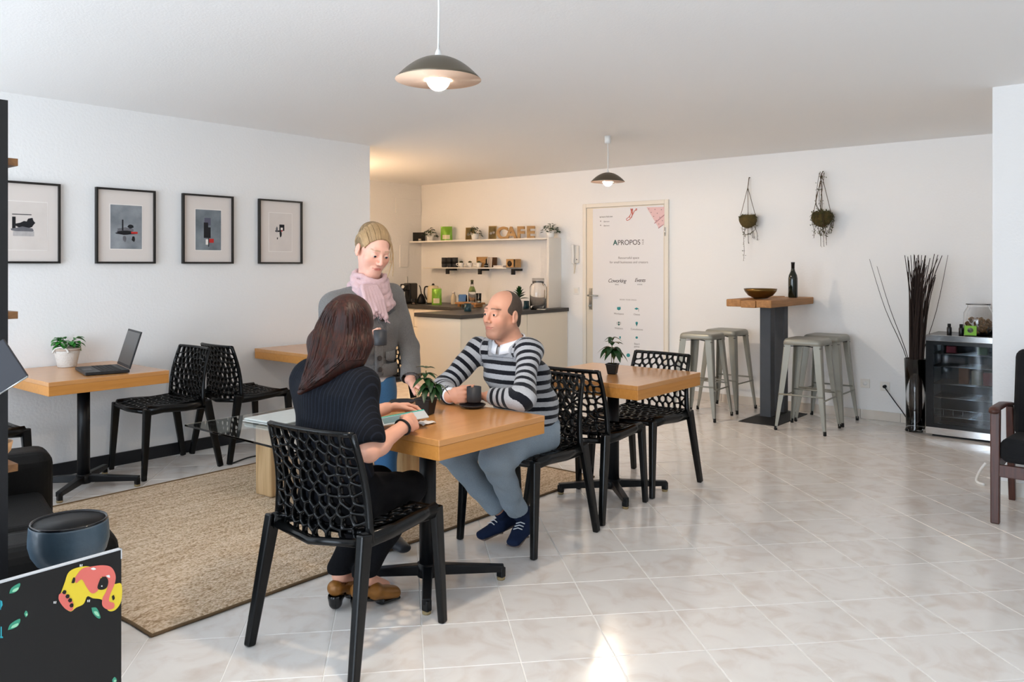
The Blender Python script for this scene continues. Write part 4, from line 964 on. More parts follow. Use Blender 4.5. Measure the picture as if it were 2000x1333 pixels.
for c, d in (((-.012, 0, .127), (.024, .17, .007)), ((-.012, 0, .004), (.024, .17, .007)), ((-.012, .082, .065), (.024, .007, .117)), ((-.012, -.082, .065), (.024, .007, .117))): MB().box(c, d).build('tray_edge', M['card'], tr)
for k in range(4):
    t = thing('book', ('leftmost upright brown book on mug shelf', 'second upright book on mug shelf', 'third upright book on mug shelf', 'rightmost upright book on mug shelf')[k], 'book', kpos(957+k*2.6, 7.46, S2Z), WA, 'upright books on the mug shelf')
    R = Matrix.Rotation(.08, 3, 'X'); MB().box((0, 0, .063), (.09, .018, .12), 0, R).build('cover', mat('book_%d' % k, ('#7b5a2c', '#4a2e1a', '#a8803e', '#5f3d20')[k], .6), t); MB().box((-.002, 0, .063), (.088, .013, .117), 0, R).build('page_block', M['mount'], t)
t = thing('flat_book', 'white book lying flat beside black sieve on mug shelf', 'book', kpos(979, 7.45, S2Z), WA)
MB().box((0, 0, .003), (.12, .16, .005)).box((0, 0, .022), (.12, .16, .004)).build('cover', M['whitep'], t); MB().box((0, 0, .0125), (.115, .15, .014)).build('page_block', M['mount'], t)
t = thing('hand_brush', 'round black brush standing between books and cups', 'brush', kpos(949.5, 7.385, S2Z), WA)
MB().lathe([(.0, 0), (.022, .004), (.028, .022), (.02, .04), (.008, .055), (.006, .1), (.0, .104)], 16).build('brush_body', M['blackmat'], t); MB().lathe([(.029, .018), (.029, .026)], 16).build('ferrule', M['steel'], t)
t = thing('tin_box', 'beige tin box with dark round window on mug shelf', 'box', kpos(1003, 7.44, S2Z), WA)
MB().box((0, 0, .05), (.10, .15, .10)).build('box', M['card'], t, bevel=.003); MB().lathe([(.0, 0), (.036, 0)], 24, 0, (0, 0, 0), Matrix.Translation((-.051, .02, .045)) @ Matrix.Rotation(-math.pi/2, 4, 'Y')).build('round_label', mat('dark_label', '#3b2a1a', .5), t, fix=False); MB().box((-.0505, -.055, .05), (.001, .025, .09)).build('dark_strip', M['blackmat'], t)
# worktop things
cm = thing('coffee_machine', 'black capsule coffee machine in the kitchen corner', 'coffee machine', kpos(797, 7.05, KZ), WA+.3)
MB().box((.06, 0, .13), (.2, .11, .26)).build('body', M['black'], cm, bevel=.02, seg=3); MB().box((-.07, 0, .21), (.10, .1, .085)).build('brew_head', M['black'], cm, bevel=.015, seg=3); MB().box((-.07, 0, .015), (.12, .11, .03)).build('drip_tray', M['blackm'], cm, bevel=.004)
MB().lathe([(.022, 0), (.022, .012), (.016, .012)], 20, 0, (0, 0, 0), Matrix.Translation((-.12, .0, .215)) @ Matrix.Rotation(-math.pi/2, 4, 'Y')).build('chrome_lever', M['chrome'], cm); MB().box((-.122, 0, .12), (.004, .05, .07)).build('steel_plate', M['steel'], cm); MB().tube([(.04, .03, .26), (.04, .03, .33), (.03, .03, .345)], .004, 6).build('water_inlet', M['steel'], cm)
t = thing('capsule_glass', 'small glass tumbler with tealight beside the coffee machine', 'glass', kpos(808, 6.93, KZ))
MB().lathe([(.0, 0), (.032, 0), (.036, .07), (.034, .07), (.030, .004), (.0, .004)], 24).build('tumbler', M['glass'], t); MB().lathe([(.0, .005), (.022, .005), (.022, .022), (.0, .022)], 16).build('tealight', mat('candle_pink', '#e8c8b4', .5), t)
t = thing('electric_kettle', 'cream electric kettle with dark handle on the worktop', 'kettle', kpos(846, 7.2, KZ), WA+.4)
MB().lathe([(.0, .012), (.075, .012), (.078, .03), (.070, .2), (.062, .225), (.0, .235)], 28).build('body', mat('cream_enamel', '#d9cba9', .25), t); MB().lathe([(.0, 0), (.08, 0), (.08, .012), (.0, .012)], 28).build('base', M['blackmat'], t); MB().lathe([(.0, .235), (.02, .235), (.012, .255), (.0, .258)], 14).build('lid_knob', M['blackmat'], t); MB().tube(catmull([(0, .06, .215), (0, .11, .21), (0, .12, .13), (0, .085, .05)], 5), .009, 8).build('handle', M['blackm'], t); MB().tube([(0, -.065, .17), (0, -.095, .205)], [.018, .01], 10).build('spout', bpy.data.materials['cream_enamel'], t)
t = thing('milk_frother', 'small black milk frother between the coffee machine and cream kettle', 'milk frother', kpos(823, 7.15, KZ), WA)
MB().lathe([(.0, 0), (.055, 0), (.06, .02), (.045, .08), (.02, .12), (.0, .125)], 20).build('body', M['blackm'], t); MB().tube(catmull([(0, 0, .12), (0, .02, .2), (0, .04, .23)], 4), .007, 6).build('wand', M['blackm'], t)
t = thing('glass_bottle', 'clear swing-top water bottle on a wooden board', 'bottle', kpos(922, 6.95, KZ+.052))
MB().lathe([(.0, 0), (.042, 0), (.045, .006), (.045, .13), (.02, .19), (.016, .20), (.016, .245), (.013, .245), (.013, .2), (.04, .13), (.04, .01), (.0, .008)], 28).build('bottle_glass', M['glass'], t); MB().lathe([(.0, .246), (.018, .246), (.018, .262), (.0, .266)], 16).build('stopper', M['driedleaf'], t); MB().lathe([(.046, .125), (.030, .172), (.024, .185)], 20).build('green_label', mat('olive_label', '#7d8a4a', .6), t)
t = thing('wooden_board', 'wooden serving board on feet under the water bottle', 'board', kpos(918, 6.98, KZ), WA)
MB().box((0, 0, .04), (.16, .34, .022)).build('board', M['reclaimed'], t, bevel=.004)
for y in (-.13, .13): MB().box((0, y, .0145), (.12, .03, .029)).build('foot', M['reclaimed'], t)
t = thing('water_glass', 'plain drinking glass beside the swing-top bottle', 'glass', kpos(935, 6.95, KZ+.052)); MB().lathe([(.0, 0), (.028, 0), (.033, .11), (.031, .11), (.026, .006), (.0, .006)], 24).build('tumbler', M['glass'], t); MB().lathe([(.0, .007), (.0255, .007), (.028, .06), (.0, .06)], 20).build('water', mat('water', (.9, 1, .98), .02, trans=1, ior=1.33), t)
t = thing('blue_cards', 'blue folded card leaning on the wooden board', 'card', kpos(903, 7.02, KZ+.052), WA+.4); MB().box((0, 0, .045), (.004, .09, .085), 0, Matrix.Rotation(.3, 3, 'Y')).build('card_sheet', mat('blue_card', '#2d6aa8', .5), t); MB().box((.02, .0, .04), (.004, .11, .08), 0, Matrix.Rotation(-.2, 3, 'Y')).build('dark_back', M['blackmat'], t)
for k, (u, a) in enumerate(((913.5, 6.25), (1027, 7.1))):
    t = thing('teal_mug', ('dark teal mug at front edge of the peninsula', 'dark teal mug behind seated man, near the dispenser jar')[k], 'mug', kpos(u, a, KZ), WA+2, 'teal mugs'); MB().lathe([(.0, 0), (.036, 0), (.039, .006), (.039, .085), (.035, .085), (.035, .008), (.0, .006)], 24).build('cup', mat('teal_glaze', '#16383f', .3) if 'teal_glaze' not in bpy.data.materials else bpy.data.materials['teal_glaze'], t); MB().tube(catmull([(.037, 0, .07), (.06, 0, .07), (.062, 0, .04), (.037, 0, .02)], 4), .005, 6).build('handle', bpy.data.materials['teal_glaze'], t)
t = thing('salt_shaker', 'pale ceramic shaker on the worktop left of the board', 'shaker', kpos(886, 7.2, KZ)); MB().lathe([(.0, 0), (.03, 0), (.033, .01), (.033, .1), (.02, .125), (.018, .15), (.0, .155)], 20).build('body', mat('pale_ceramic', '#d3c4a8', .4), t); MB().lathe([(.019, .135), (.02, .158), (.0, .162)], 16).build('cap', M['mount'], t)
t = thing('succulent', 'pointed green succulent in pale pot behind seated man', 'plant', kpos(1014, 6.75, KZ)); MB().lathe([(.0, 0), (.04, 0), (.052, .1), (.047, .1), (.0, .09)], 24).build('pot', M['mount'], t)
rnd = random.Random(3)
for k in range(22):
    an = k*2.4; e = .25+.055*k; mb = MB(); leaf_mesh(mb, (0, 0, .12+.004*k), (math.cos(an)*math.cos(e), math.sin(an)*math.cos(e), math.sin(e)), .11-.0015*k, .042, .15, .25); mb.build('leaf', M['leafd'], t, fix=False)
t = thing('drink_dispenser', 'large glass drink dispenser jar with tap at worktop end', 'jar', kpos(1051, 7.0, KZ), WA)
MB().lathe([(.0, .0), (.085, 0), (.092, .01), (.092, .25), (.078, .28), (.06, .29), (.06, .31), (.057, .31), (.057, .287), (.088, .248), (.088, .012), (.0, .008)], 36).build('jar_glass', M['glass'], t); MB().lathe([(.064, .296), (.066, .30), (.066, .345), (.0, .347)], 28).build('lid', M['glass'], t); MB().lathe([(.0675, .312), (.0675, .32)], 28).build('clamp_ring', M['chrome'], t)
MB().tube([(-.085, 0, .04), (-.12, 0, .04), (-.125, 0, .02)], .008, 8).build('tap', M['chrome'], t)
# entry phone and switches by the door
p = on_a(1126, 497, AB); t = thing('entry_phone', 'white entry phone handset on the wall left of poster door', 'intercom', p, WA)
MB().box((-.012, 0, 0), (.024, .085, .2)).build('base', M['white'], t, bevel=.008); MB().tube(catmull([(-.03, .02, .1), (-.05, .02, .09), (-.04, .02, 0), (-.05, .02, -.09), (-.03, .02, -.1)], 4), [.018]*17, 10, flat=.7).build('handset', M['whitep'], t); MB().box((-.026, -.02, -.06), (.004, .012, .012)).build('button', M['ink'], t)
MB().tube(catmull([(-.03, .02, -.1), (-.03, .01, -.16), (-.02, .02, -.22), (-.01, .0, -.1)], 5), .005, 6).build('curly_cord', M['cream'], t)
p = on_a(1126, 568, AB); t = thing('light_switch', 'white light switch left of the door handle', 'switch', p, WA); MB().box((-.005, 0, 0), (.01, .08, .08)).build('plate', M['whitep'], t, bevel=.003); MB().box((-.011, 0, 0), (.006, .05, .05)).build('rocker', M['white'], t, bevel=.002)
# ================================================================== LEFT EDGE: SHELF UNIT, SOFA, POT, CHALKBOARD
sh = thing('open_shelf_unit', 'tall black shelf unit with timber boards at the left edge', 'shelf', W(0, 0), 0)
M['shelfblk'] = mat('shelf_black', '#0d0f14', .5); M['shelfoak'] = wood('shelf_oak', '#6d4a2a', '#93683d', 0, 8, .5, 7)
up_t = at_y(7.5, 190, 2.15)
# upright: black board whose right edge shows at the picture's left border
u0 = at_y(-13, 500, 2.15); d_ = Vector((CA, SA, 0)); n_ = Vector((SA, -CA, 0))
def pt(base, s, t, z): q = base-n_*s+d_*t; return Vector((q.x, q.y, z))
MB().hexa([pt(u0, .0, 0, 0), pt(u0, .0, .035, 0), pt(u0, .26, .035, 0), pt(u0, .26, 0, 0)], [pt(u0, .0, 0, 1.815), pt(u0, .0, .035, 1.815), pt(u0, .26, .035, 1.815), pt(u0, .26, 0, 1.815)]).build('upright', M['shelfblk'], sh)
u1 = u0-d_*.75
MB().hexa([pt(u1, .0, 0, 0), pt(u1, .0, .035, 0), pt(u1, .26, .035, 0), pt(u1, .26, 0, 0)], [pt(u1, .0, 0, 1.815), pt(u1, .0, .035, 1.815), pt(u1, .26, .035, 1.815), pt(u1, .26, 0, 1.815)]).build('upright', M['shelfblk'], sh)
for vv in (317, 616, 914):
    z = CH-(vv-HZ)*2.21/F
    MB().hexa([pt(u0, .02, -.75, z-.01), pt(u0, .02, .066, z-.01), pt(u0, .24, .066, z-.01), pt(u0, .24, -.75, z-.01)], [pt(u0, .02, -.75, z+.01), pt(u0, .02, .066, z+.01), pt(u0, .24, .066, z+.01), pt(u0, .24, -.75, z+.01)]).build('shelf_board', M['shelfoak'], sh)
q = at_y(12, 893, 2.30); z = CH-(914-HZ)*2.21/F+.0105
tag(MB().lathe([(.0, 0), (.03, 0), (.045, .02), (.05, .045), (.047, .045), (.04, .02), (.0, .01)], 28).build('wooden_bowl', mat('pale_wood_bowl', '#c49a6e', .5), None, (q.x-.02, q.y-.03, z)), 'pale wooden bowl on lower board of black shelf unit', 'bowl')
# tilted dark panel fixed to the unit's side
P = [at_y(6, 662, 1.9), at_y(54, 735, 1.9), at_y(-2, 770, 1.9), at_y(-50, 697, 1.9)]
mb = MB(); off = Vector((0, .006, 0)); mb.hexa(P, [p+off for p in P]); so = mb.build('tilted_panel', mat('navy_black_panel', '#0e0f1a', .6), sh, bevel=.002)
mb = MB(); mb.tube([P[1]+Vector((0, .0, -.001)), P[2]+Vector((0, .0, -.001))], .0022, 6); mb.build('panel_edge', M['steel'], sh)
# black low sofa, turned a little, facing along the rug; the pot stands on its near arm
AZ = .44; RS = WA-math.radians(13); Rs = Matrix.Rotation(RS, 3, 'Z')
near = at_z(240, 1055, AZ-.03); so0 = near-Rs @ Vector((.475, -.86, 0)); so0.z = 0
sf_ = thing('black_sofa', 'low black leather sofa with rounded arms behind the chalkboard', 'sofa', so0, RS)
M['leather'] = mat('black_leather', '#050505', .6, bump=.15, bscale=120, spec=.25)
for y in (-.73, .80): MB().box((0, y, AZ/2+.03), (.95, .26, AZ-.06)).build('armrest', M['leather'], sf_, bevel=.07, seg=5)
MB().box((-.02, .035, .12), (.88, 1.26, .12)).build('seat_base', M['leather'], sf_, bevel=.03, seg=3)
for y in (-.28, .35): MB().box((.0, y, .215), (.84, .62, .09)).build('seat_cushion', M['leather'], sf_, bevel=.04, seg=4)
MB().box((-.4, .035, .42), (.2, 1.26, .5)).build('backrest', M['leather'], sf_, bevel=.06, seg=4)
for x in (-.4, .1):
    for y in (-.7, .77): MB().box((x, y, .033), (.05, .05, .066)).build('foot', M['blackmat'], sf_)
pc = at_y(135, 1018, 2.52)
R = .1135
bl_m = mat('blue_grey_glaze', '#435665', .42, var=.5, vscale=7, bump=.12, bscale=60, coat=.15)
t = thing('glazed_pot', 'blue-grey glazed round planter pot standing behind the chalkboard', 'pot', (pc.x, pc.y, AZ+.001))
zz = pc.z-AZ
MB().lathe([(.0, 0), (.07, 0), (.09, .008), (.106, .035), (.1135, .065), (.1135, zz-.045), (R*.975, zz-.008), (R*.955, zz), (R*.93, zz-.002), (R*.935, zz-.04), (.105, .05), (.085, .01), (.0, .008)], 56).build('pot_body', bl_m, t)
MB().lathe([(R*.925, zz-.001), (R*.925, zz-.04), (.100, .05), (.08, .016), (.0, .014)], 56).build('pot_inside', mat('blue_black_inside', '#05060a', .45, spec=.25), t, fix=False)  # separate near-black inner surface, makes the pot's opening look dark
MB().lathe([(R*.965, zz-.002), (R*.945, zz+.0035), (R*.915, zz+.0035), (R*.9, zz-.003)], 56).build('glossy_rim', mat('dark_rim_glaze', '#15181f', .12), t)
# chalkboard sign
A_, B_ = at_z(237, 1074, .60), at_z(0, 1140, .60)
dv = (A_-B_); dv.z = 0; L = dv.length; dv.normalize()
cb = thing('chalkboard_sign', 'black chalkboard sign with painted yellow and coral creature, bottom left', 'sign', (A_.x, A_.y, 0), math.atan2(dv.y, dv.x))
# local x: towards right edge (0 at right end, negative leftwards), y: away from the viewer
MB().bx(-.95, 0, 0, .012, .0, .60).build('board', mat('chalkboard_black', '#0a0b0d', .55, var=.15, vscale=6), cb)
MB().bx(-.95, .001, -.001, .013, .5995, .6025).bx(-.0015, .0015, -.001, .013, .575, .6025).build('edge_strip', mat('silver_edge', '#c9ccd0', .4), cb)
MB().bars((-.3, .012, .45), (-.3, .22, 0), .03, .015).build('prop_stand', M['blackmat'], cb)
nrm = Vector((dv.y, -dv.x, 0))                         # faces the viewer
def cbp(u, v, lift=.0012):
    r = ray(u, v); o = Vector((0, 0, CH)); t_ = (A_-o).dot(nrm)/r.dot(nrm); p = o+r*t_
    x = (p-A_).dot(dv); return Vector((x, -lift, p.z))
def cb_shape(name, pts, m, lift=.0012, smooth=True):
    c = [cbp(u, v, lift) for u, v in pts]
    if smooth: c = catmull(c+[c[0]], 4)[:-1]
    mb = MB(); mb.poly(c); return mb.build(name, m, cb, fix=False)
yel = mat('paint_yellow', '#ecd23a', .5, var=.12, vscale=10); corl = mat('paint_coral', '#e5746a', .5, var=.1, vscale=10); blkp = mat('paint_black', '#0c0c0d', .4); whp = mat('paint_white', '#eef0ee', .5); grn = mat('paint_green', '#3f9a7d', .5, var=.2, vscale=20); grl = mat('paint_mint', '#9fdcb8', .5); cyn = mat('paint_cyan', '#35b4c6', .5)
Z = lambda l: [(x/2.704, 840+y/2.704) for x, y in l]      # from the 1298 px wide crop
cb_shape('painted_body', Z([(343, 800), (360, 755), (400, 730), (470, 722), (520, 760), (560, 800), (600, 815), (640, 815), (640, 900), (610, 950), (570, 955), (540, 900), (490, 890), (460, 880), (440, 920), (400, 940), (370, 960), (330, 930), (310, 890), (325, 850)]), yel)
cb_shape('painted_limb', Z([(395, 780), (430, 735), (480, 722), (540, 715), (585, 725), (608, 765), (605, 810), (580, 870), (575, 905), (600, 915), (600, 940), (570, 950), (540, 930), (540, 890), (560, 850), (570, 800), (560, 780), (530, 780), (525, 830), (505, 858), (480, 862), (455, 830), (430, 790), (400, 810)]), corl, .0018)
cb_shape('painted_eye', Z([(528, 785), (555, 775), (570, 800), (560, 835), (530, 845), (512, 832)]), blkp, .0024)
cb_shape('painted_paw', Z([(310, 870), (330, 860), (360, 880), (385, 915), (380, 955), (350, 950), (325, 925), (308, 895)]), corl, .0018)
for (x, y) in ((337, 857), (354, 879), (367, 900), (375, 927)): cb_shape('painted_claw', Z([(x-11, y+2), (x-3, y-10), (x+10, y-8), (x+9, y+6), (x-3, y+11)]), blkp, .0026)
cb_shape('painted_nostril', Z([(375, 808), (385, 780), (395, 785), (390, 808)]), blkp, .0024); cb_shape('painted_spot', Z([(588, 880), (598, 872), (604, 890), (594, 900)]), blkp, .0024)
cb_shape('painted_glint', Z([(475, 733), (492, 727), (505, 735), (490, 740)]), whp, .0028); cb_shape('painted_glint', Z([(556, 770), (575, 766), (578, 780), (566, 778)]), whp, .0028); cb_shape('painted_glint', Z([(530, 826), (536, 820), (538, 828)]), whp, .003)
for pts in ([(48, 865), (60, 835), (104, 810), (98, 840), (75, 860)], [(40, 1058), (55, 1025), (104, 998), (98, 1030), (70, 1050)], [(482, 940), (510, 942), (530, 990), (515, 995), (490, 970)], [(126, 972), (136, 955), (146, 970), (136, 990)], [(592, 1320), (604, 1306), (616, 1320), (610, 1333), (594, 1333)]):
    cb_shape('painted_leaf', Z(pts), grn); cx = sum(p[0] for p in pts)/len(pts); cy = sum(p[1] for p in pts)/len(pts)
    cb_shape('painted_leaf_light', Z([(cx+(p[0]-cx)*.6+3, cy+(p[1]-cy)*.45+4) for p in pts]), grl, .0018)
for x, y in ((428, 716), (290, 911), (468, 903)): cb_shape('painted_tick', Z([(x-8, y-4), (x-2, y-6), (x-3, y+7), (x-8, y+7)]), whp, smooth=False); cb_shape('painted_tick', Z([(x+2, y-6), (x+7, y-6), (x+5, y+7), (x, y+7)]), whp, smooth=False)
mb = MB()
for pts in ([(0, 900), (10, 905), (13, 925), (0, 950)], [(0, 1090), (14, 1092), (15, 1100), (0, 1100)], [(2, 1040), (8, 1040), (8, 1100), (2, 1100)], [(0, 905), (4, 905), (4, 950), (0, 950)]): mb.poly([cbp(u, v) for u, v in Z(pts)])
mb.build('chalk_lettering', cyn, cb, fix=False)
# ================================================================== PEOPLE: signed-distance modelling -> one continuous surface
def V(*a): return np.array(a, dtype=np.float64)
def nrm_(v): v = np.asarray(v, float); return v/np.linalg.norm(v)
def J(u, v, y): p = at_y(u, v, y); return V(p.x, p.y, p.z)
def axis_grid(lo, hi, coarse, fines):
    """grid coordinates from lo to hi, finer inside the listed (a, b, step) spans"""
    out = [lo]; x = lo
    while x < hi:
        st = coarse
        for a, b, s in fines:
            if a-.001 <= x <= b: st = min(st, s)
        x += st; out.append(x)
    return np.array(out)
class Field:
    def __init__(s, lo, hi, coarse=.006, fines=()):
        s.ax = [axis_grid(lo[i], hi[i], coarse, [(f[0][i], f[1][i], f[2]) for f in fines]) for i in range(3)]
        s.d = np.full([len(a) for a in s.ax], .5, np.float32)
    def win(s, lo, hi):
        sl = []
        for i in range(3):
            a = np.searchsorted(s.ax[i], lo[i]); b = np.searchsorted(s.ax[i], hi[i])
            if b <= a: return None
            sl.append(slice(max(0, a-1), min(len(s.ax[i]), b+1)))
        return tuple(sl)
    def pts(s, sl): return np.meshgrid(s.ax[0][sl[0]], s.ax[1][sl[1]], s.ax[2][sl[2]], indexing='ij', sparse=True)
    def op(s, fn, lo, hi, k, mode):
        pad = k+.025; sl = s.win(np.asarray(lo)-pad, np.asarray(hi)+pad)
        if sl is None: return s
        X, Y, Z = s.pts(sl); b = fn(X, Y, Z).astype(np.float32); a = s.d[sl]
        if mode == 'add':
            if k > 0: h = np.clip(.5+.5*(b-a)/k, 0, 1); r = b*(1-h)+a*h-k*h*(1-h)
            else: r = np.minimum(a, b)
        else:
            b = -b
            if k > 0: h = np.clip(.5-.5*(b-a)/k, 0, 1); r = b*(1-h)+a*h+k*h*(1-h)
            else: r = np.maximum(a, b)
        s.d[sl] = r; return s
    def cap(s, p, q, r1, r2=None, k=.02, mode='add', side=None, asp=1.0):
        """tapered capsule; asp > 1 widens it along 'side'"""
        p, q = np.asarray(p, float), np.asarray(q, float); r2 = r1 if r2 is None else r2; ba = q-p; L2 = max(ba@ba, 1e-9); rm = max(r1, r2)*max(asp, 1)
        sd = None
        if side is not None: sd = np.asarray(side, float); sd = nrm_(sd)
        def fn(X, Y, Z):
            t = np.clip(((X-p[0])*ba[0]+(Y-p[1])*ba[1]+(Z-p[2])*ba[2])/L2, 0, 1); r = r1+(r2-r1)*t
            rx, ry, rz = X-p[0]-t*ba[0], Y-p[1]-t*ba[1], Z-p[2]-t*ba[2]; m2 = rx*rx+ry*ry+rz*rz
            if sd is None: return np.sqrt(m2)-r
            c = rx*sd[0]+ry*sd[1]+rz*sd[2]; o2 = np.maximum(m2-c*c, 0)
            return (np.sqrt((c/asp)**2+o2)-r)
        return s.op(fn, np.minimum(p, q)-rm, np.maximum(p, q)+rm, k, mode)
    def chain(s, pts, rs, k=.02, **kw):
        for i in range(len(pts)-1): s.cap(pts[i], pts[i+1], rs[i], rs[i+1], k, **kw)
        return s
    def ell(s, c, r, R=None, k=.02, mode='add'):
        c = np.asarray(c, float); R = np.eye(3) if R is None else np.asarray(R); rm = max(r)
        def fn(X, Y, Z):
            x, y, z = X-c[0], Y-c[1], Z-c[2]
            a = [x*R[0, i]+y*R[1, i]+z*R[2, i] for i in range(3)]
            k0 = np.sqrt(sum((a[i]/r[i])**2 for i in range(3)))+1e-6; k1 = np.sqrt(sum((a[i]/r[i]**2)**2 for i in range(3)))+1e-6
            return k0*(k0-1)/k1
        return s.op(fn, c-rm, c+rm, k, mode)
    def cut(s, p, n, lo, hi, k=.004):
        """remove what lies beyond the plane (p, n) inside a box"""
        p = np.asarray(p, float); n = nrm_(n); lo, hi = np.asarray(lo, float), np.asarray(hi, float); sl = s.win(lo, hi)
        if sl is None: return s
        X, Y, Z = s.pts(sl); b = ((X-p[0])*n[0]+(Y-p[1])*n[1]+(Z-p[2])*n[2]).astype(np.float32); a = s.d[sl]
        h = np.clip(.5-.5*(b-a)/k, 0, 1); s.d[sl] = b*(1-h)+a*h+k*h*(1-h); return s
    def warp(s, fn):
        """add a small displacement field near the surface"""
        m = np.abs(s.d) < .03; I = np.nonzero(m); s.d[I] += fn(s.ax[0][I[0]], s.ax[1][I[1]], s.ax[2][I[2]]).astype(np.float32); return s
    def mesh(s):
        d = s.d; ax = s.ax; ins = d < 0
        n0, n1, n2 = d.shape; c = np.zeros((n0-1, n1-1, n2-1), np.int8)
        for i in (0, 1):
            for j in (0, 1):
                for k in (0, 1): c += ins[i:n0-1+i, j:n1-1+j, k:n2-1+k]
        act = (c > 0) & (c < 8); I = np.array(np.nonzero(act)); idx = np.full(c.shape, -1, np.int32); idx[act] = np.arange(I.shape[1])
        acc = np.zeros((I.shape[1], 3)); cnt = np.zeros(I.shape[1])
        cor = [(0, 0, 0), (1, 0, 0), (0, 1, 0), (1, 1, 0), (0, 0, 1), (1, 0, 1), (0, 1, 1), (1, 1, 1)]
        P = []
        for o in cor: P.append((d[I[0]+o[0], I[1]+o[1], I[2]+o[2]].astype(float), np.stack([ax[a][I[a]+o[a]] for a in range(3)], 1)))
        for a in range(8):
            for b in range(a+1, 8):
                if sum(abs(cor[a][q]-cor[b][q]) for q in range(3)) != 1: continue
                da, pa = P[a]; db, pb = P[b]; m = (da < 0) != (db < 0); t = np.where(m, da/(da-db+1e-12), 0)
                acc[m] += (pa+(pb-pa)*t[:, None])[m]; cnt[m] += 1
        v = acc/cnt[:, None]; F_ = []
        for a in range(3):
            b, e = (a+1) % 3, (a+2) % 3
            s0 = [slice(None)]*3; s1 = [slice(None)]*3; s0[a] = slice(0, -1); s1[a] = slice(1, None)
            A, B = ins[tuple(s0)], ins[tuple(s1)]; ch = np.array(np.nonzero(A != B))
            ok = (ch[b] > 0) & (ch[e] > 0) & (ch[b] < d.shape[b]-1) & (ch[e] < d.shape[e]-1); ch = ch[:, ok]
            if ch.shape[1] == 0: continue
            def cell(db, de):
                q = [None]*3; q[a] = ch[a]; q[b] = ch[b]+db; q[e] = ch[e]+de; return idx[q[0], q[1], q[2]]
            quad = np.stack([cell(-1, -1), cell(0, -1), cell(0, 0), cell(-1, 0)], 1)
            fl_ = A[ch[0], ch[1], ch[2]]; quad[~fl_] = quad[~fl_][:, ::-1]; F_.append(quad)
        return v, np.concatenate(F_)
def relax(v, f, it=2, w=.5):
    e = np.concatenate([f[:, [0, 1]], f[:, [1, 2]], f[:, [2, 3]], f[:, [3, 0]]]); e = np.concatenate([e, e[:, ::-1]])
    for _ in range(it):
        for sgn in (w, -w*1.03):
            acc = np.zeros_like(v); np.add.at(acc, e[:, 0], v[e[:, 1]]); c = np.bincount(e[:, 0], minlength=len(v))[:, None]
            v = v+sgn*(acc/np.maximum(c, 1)-v)
    return v
def mesh_obj(name, vf, mats, root, col=None, attrs=None, smooth=2, parent=None):
    v, f = vf
    if smooth: v = relax(v, f, smooth)
    me = bpy.data.meshes.new(name); base = np.array(root.location)
    me.vertices.add(len(v)); me.vertices.foreach_set('co', (v-base).astype(np.float32).ravel())
    me.loops.add(len(f)*4); me.loops.foreach_set('vertex_index', f.astype(np.int32).ravel())
    me.polygons.add(len(f)); me.polygons.foreach_set('loop_start', np.arange(0, len(f)*4, 4, dtype=np.int32))
    me.update(calc_edges=True); me.polygons.foreach_set('use_smooth', np.ones(len(f), bool))
    for m in (mats if isinstance(mats, list) else [mats]): me.materials.append(m)
    if col is not None:
        at = me.attributes.new('tint', 'FLOAT_COLOR', 'POINT'); c = col(v); at.data.foreach_set('color', np.concatenate([c, np.ones((len(c), 1))], 1).astype(np.float32).ravel())
    for k, fn in (attrs or {}).items():
        at = me.attributes.new(k, 'FLOAT', 'POINT'); at.data.foreach_set('value', fn(v).astype(np.float32))
    me.validate(); me.update()
    return link(name, me, parent or root)
def skin_mat(name):
    m, nt, b = new_mat(name); a = N(nt, 'ShaderNodeAttribute'); a.attribute_name = 'tint'
    nt.links.new(a.outputs['Color'], b.inputs['Base Color']); b.inputs['Roughness'].default_value = .48
    b.inputs['Subsurface Weight'].default_value = .12; b.inputs['Subsurface Radius'].default_value = (.012, .005, .003); b.inputs['Subsurface Scale'].default_value = 1
    b.inputs['Specular IOR Level'].default_value = .35
    return m
M['skin'] = skin_mat('skin')
def rot_head(f, up):
    """columns: person's left, forward, up"""
    f = nrm_(f); up = np.asarray(up, float); up = nrm_(up-f*(up@f)); l = np.cross(up, f); return np.stack([l, f, up], 1)
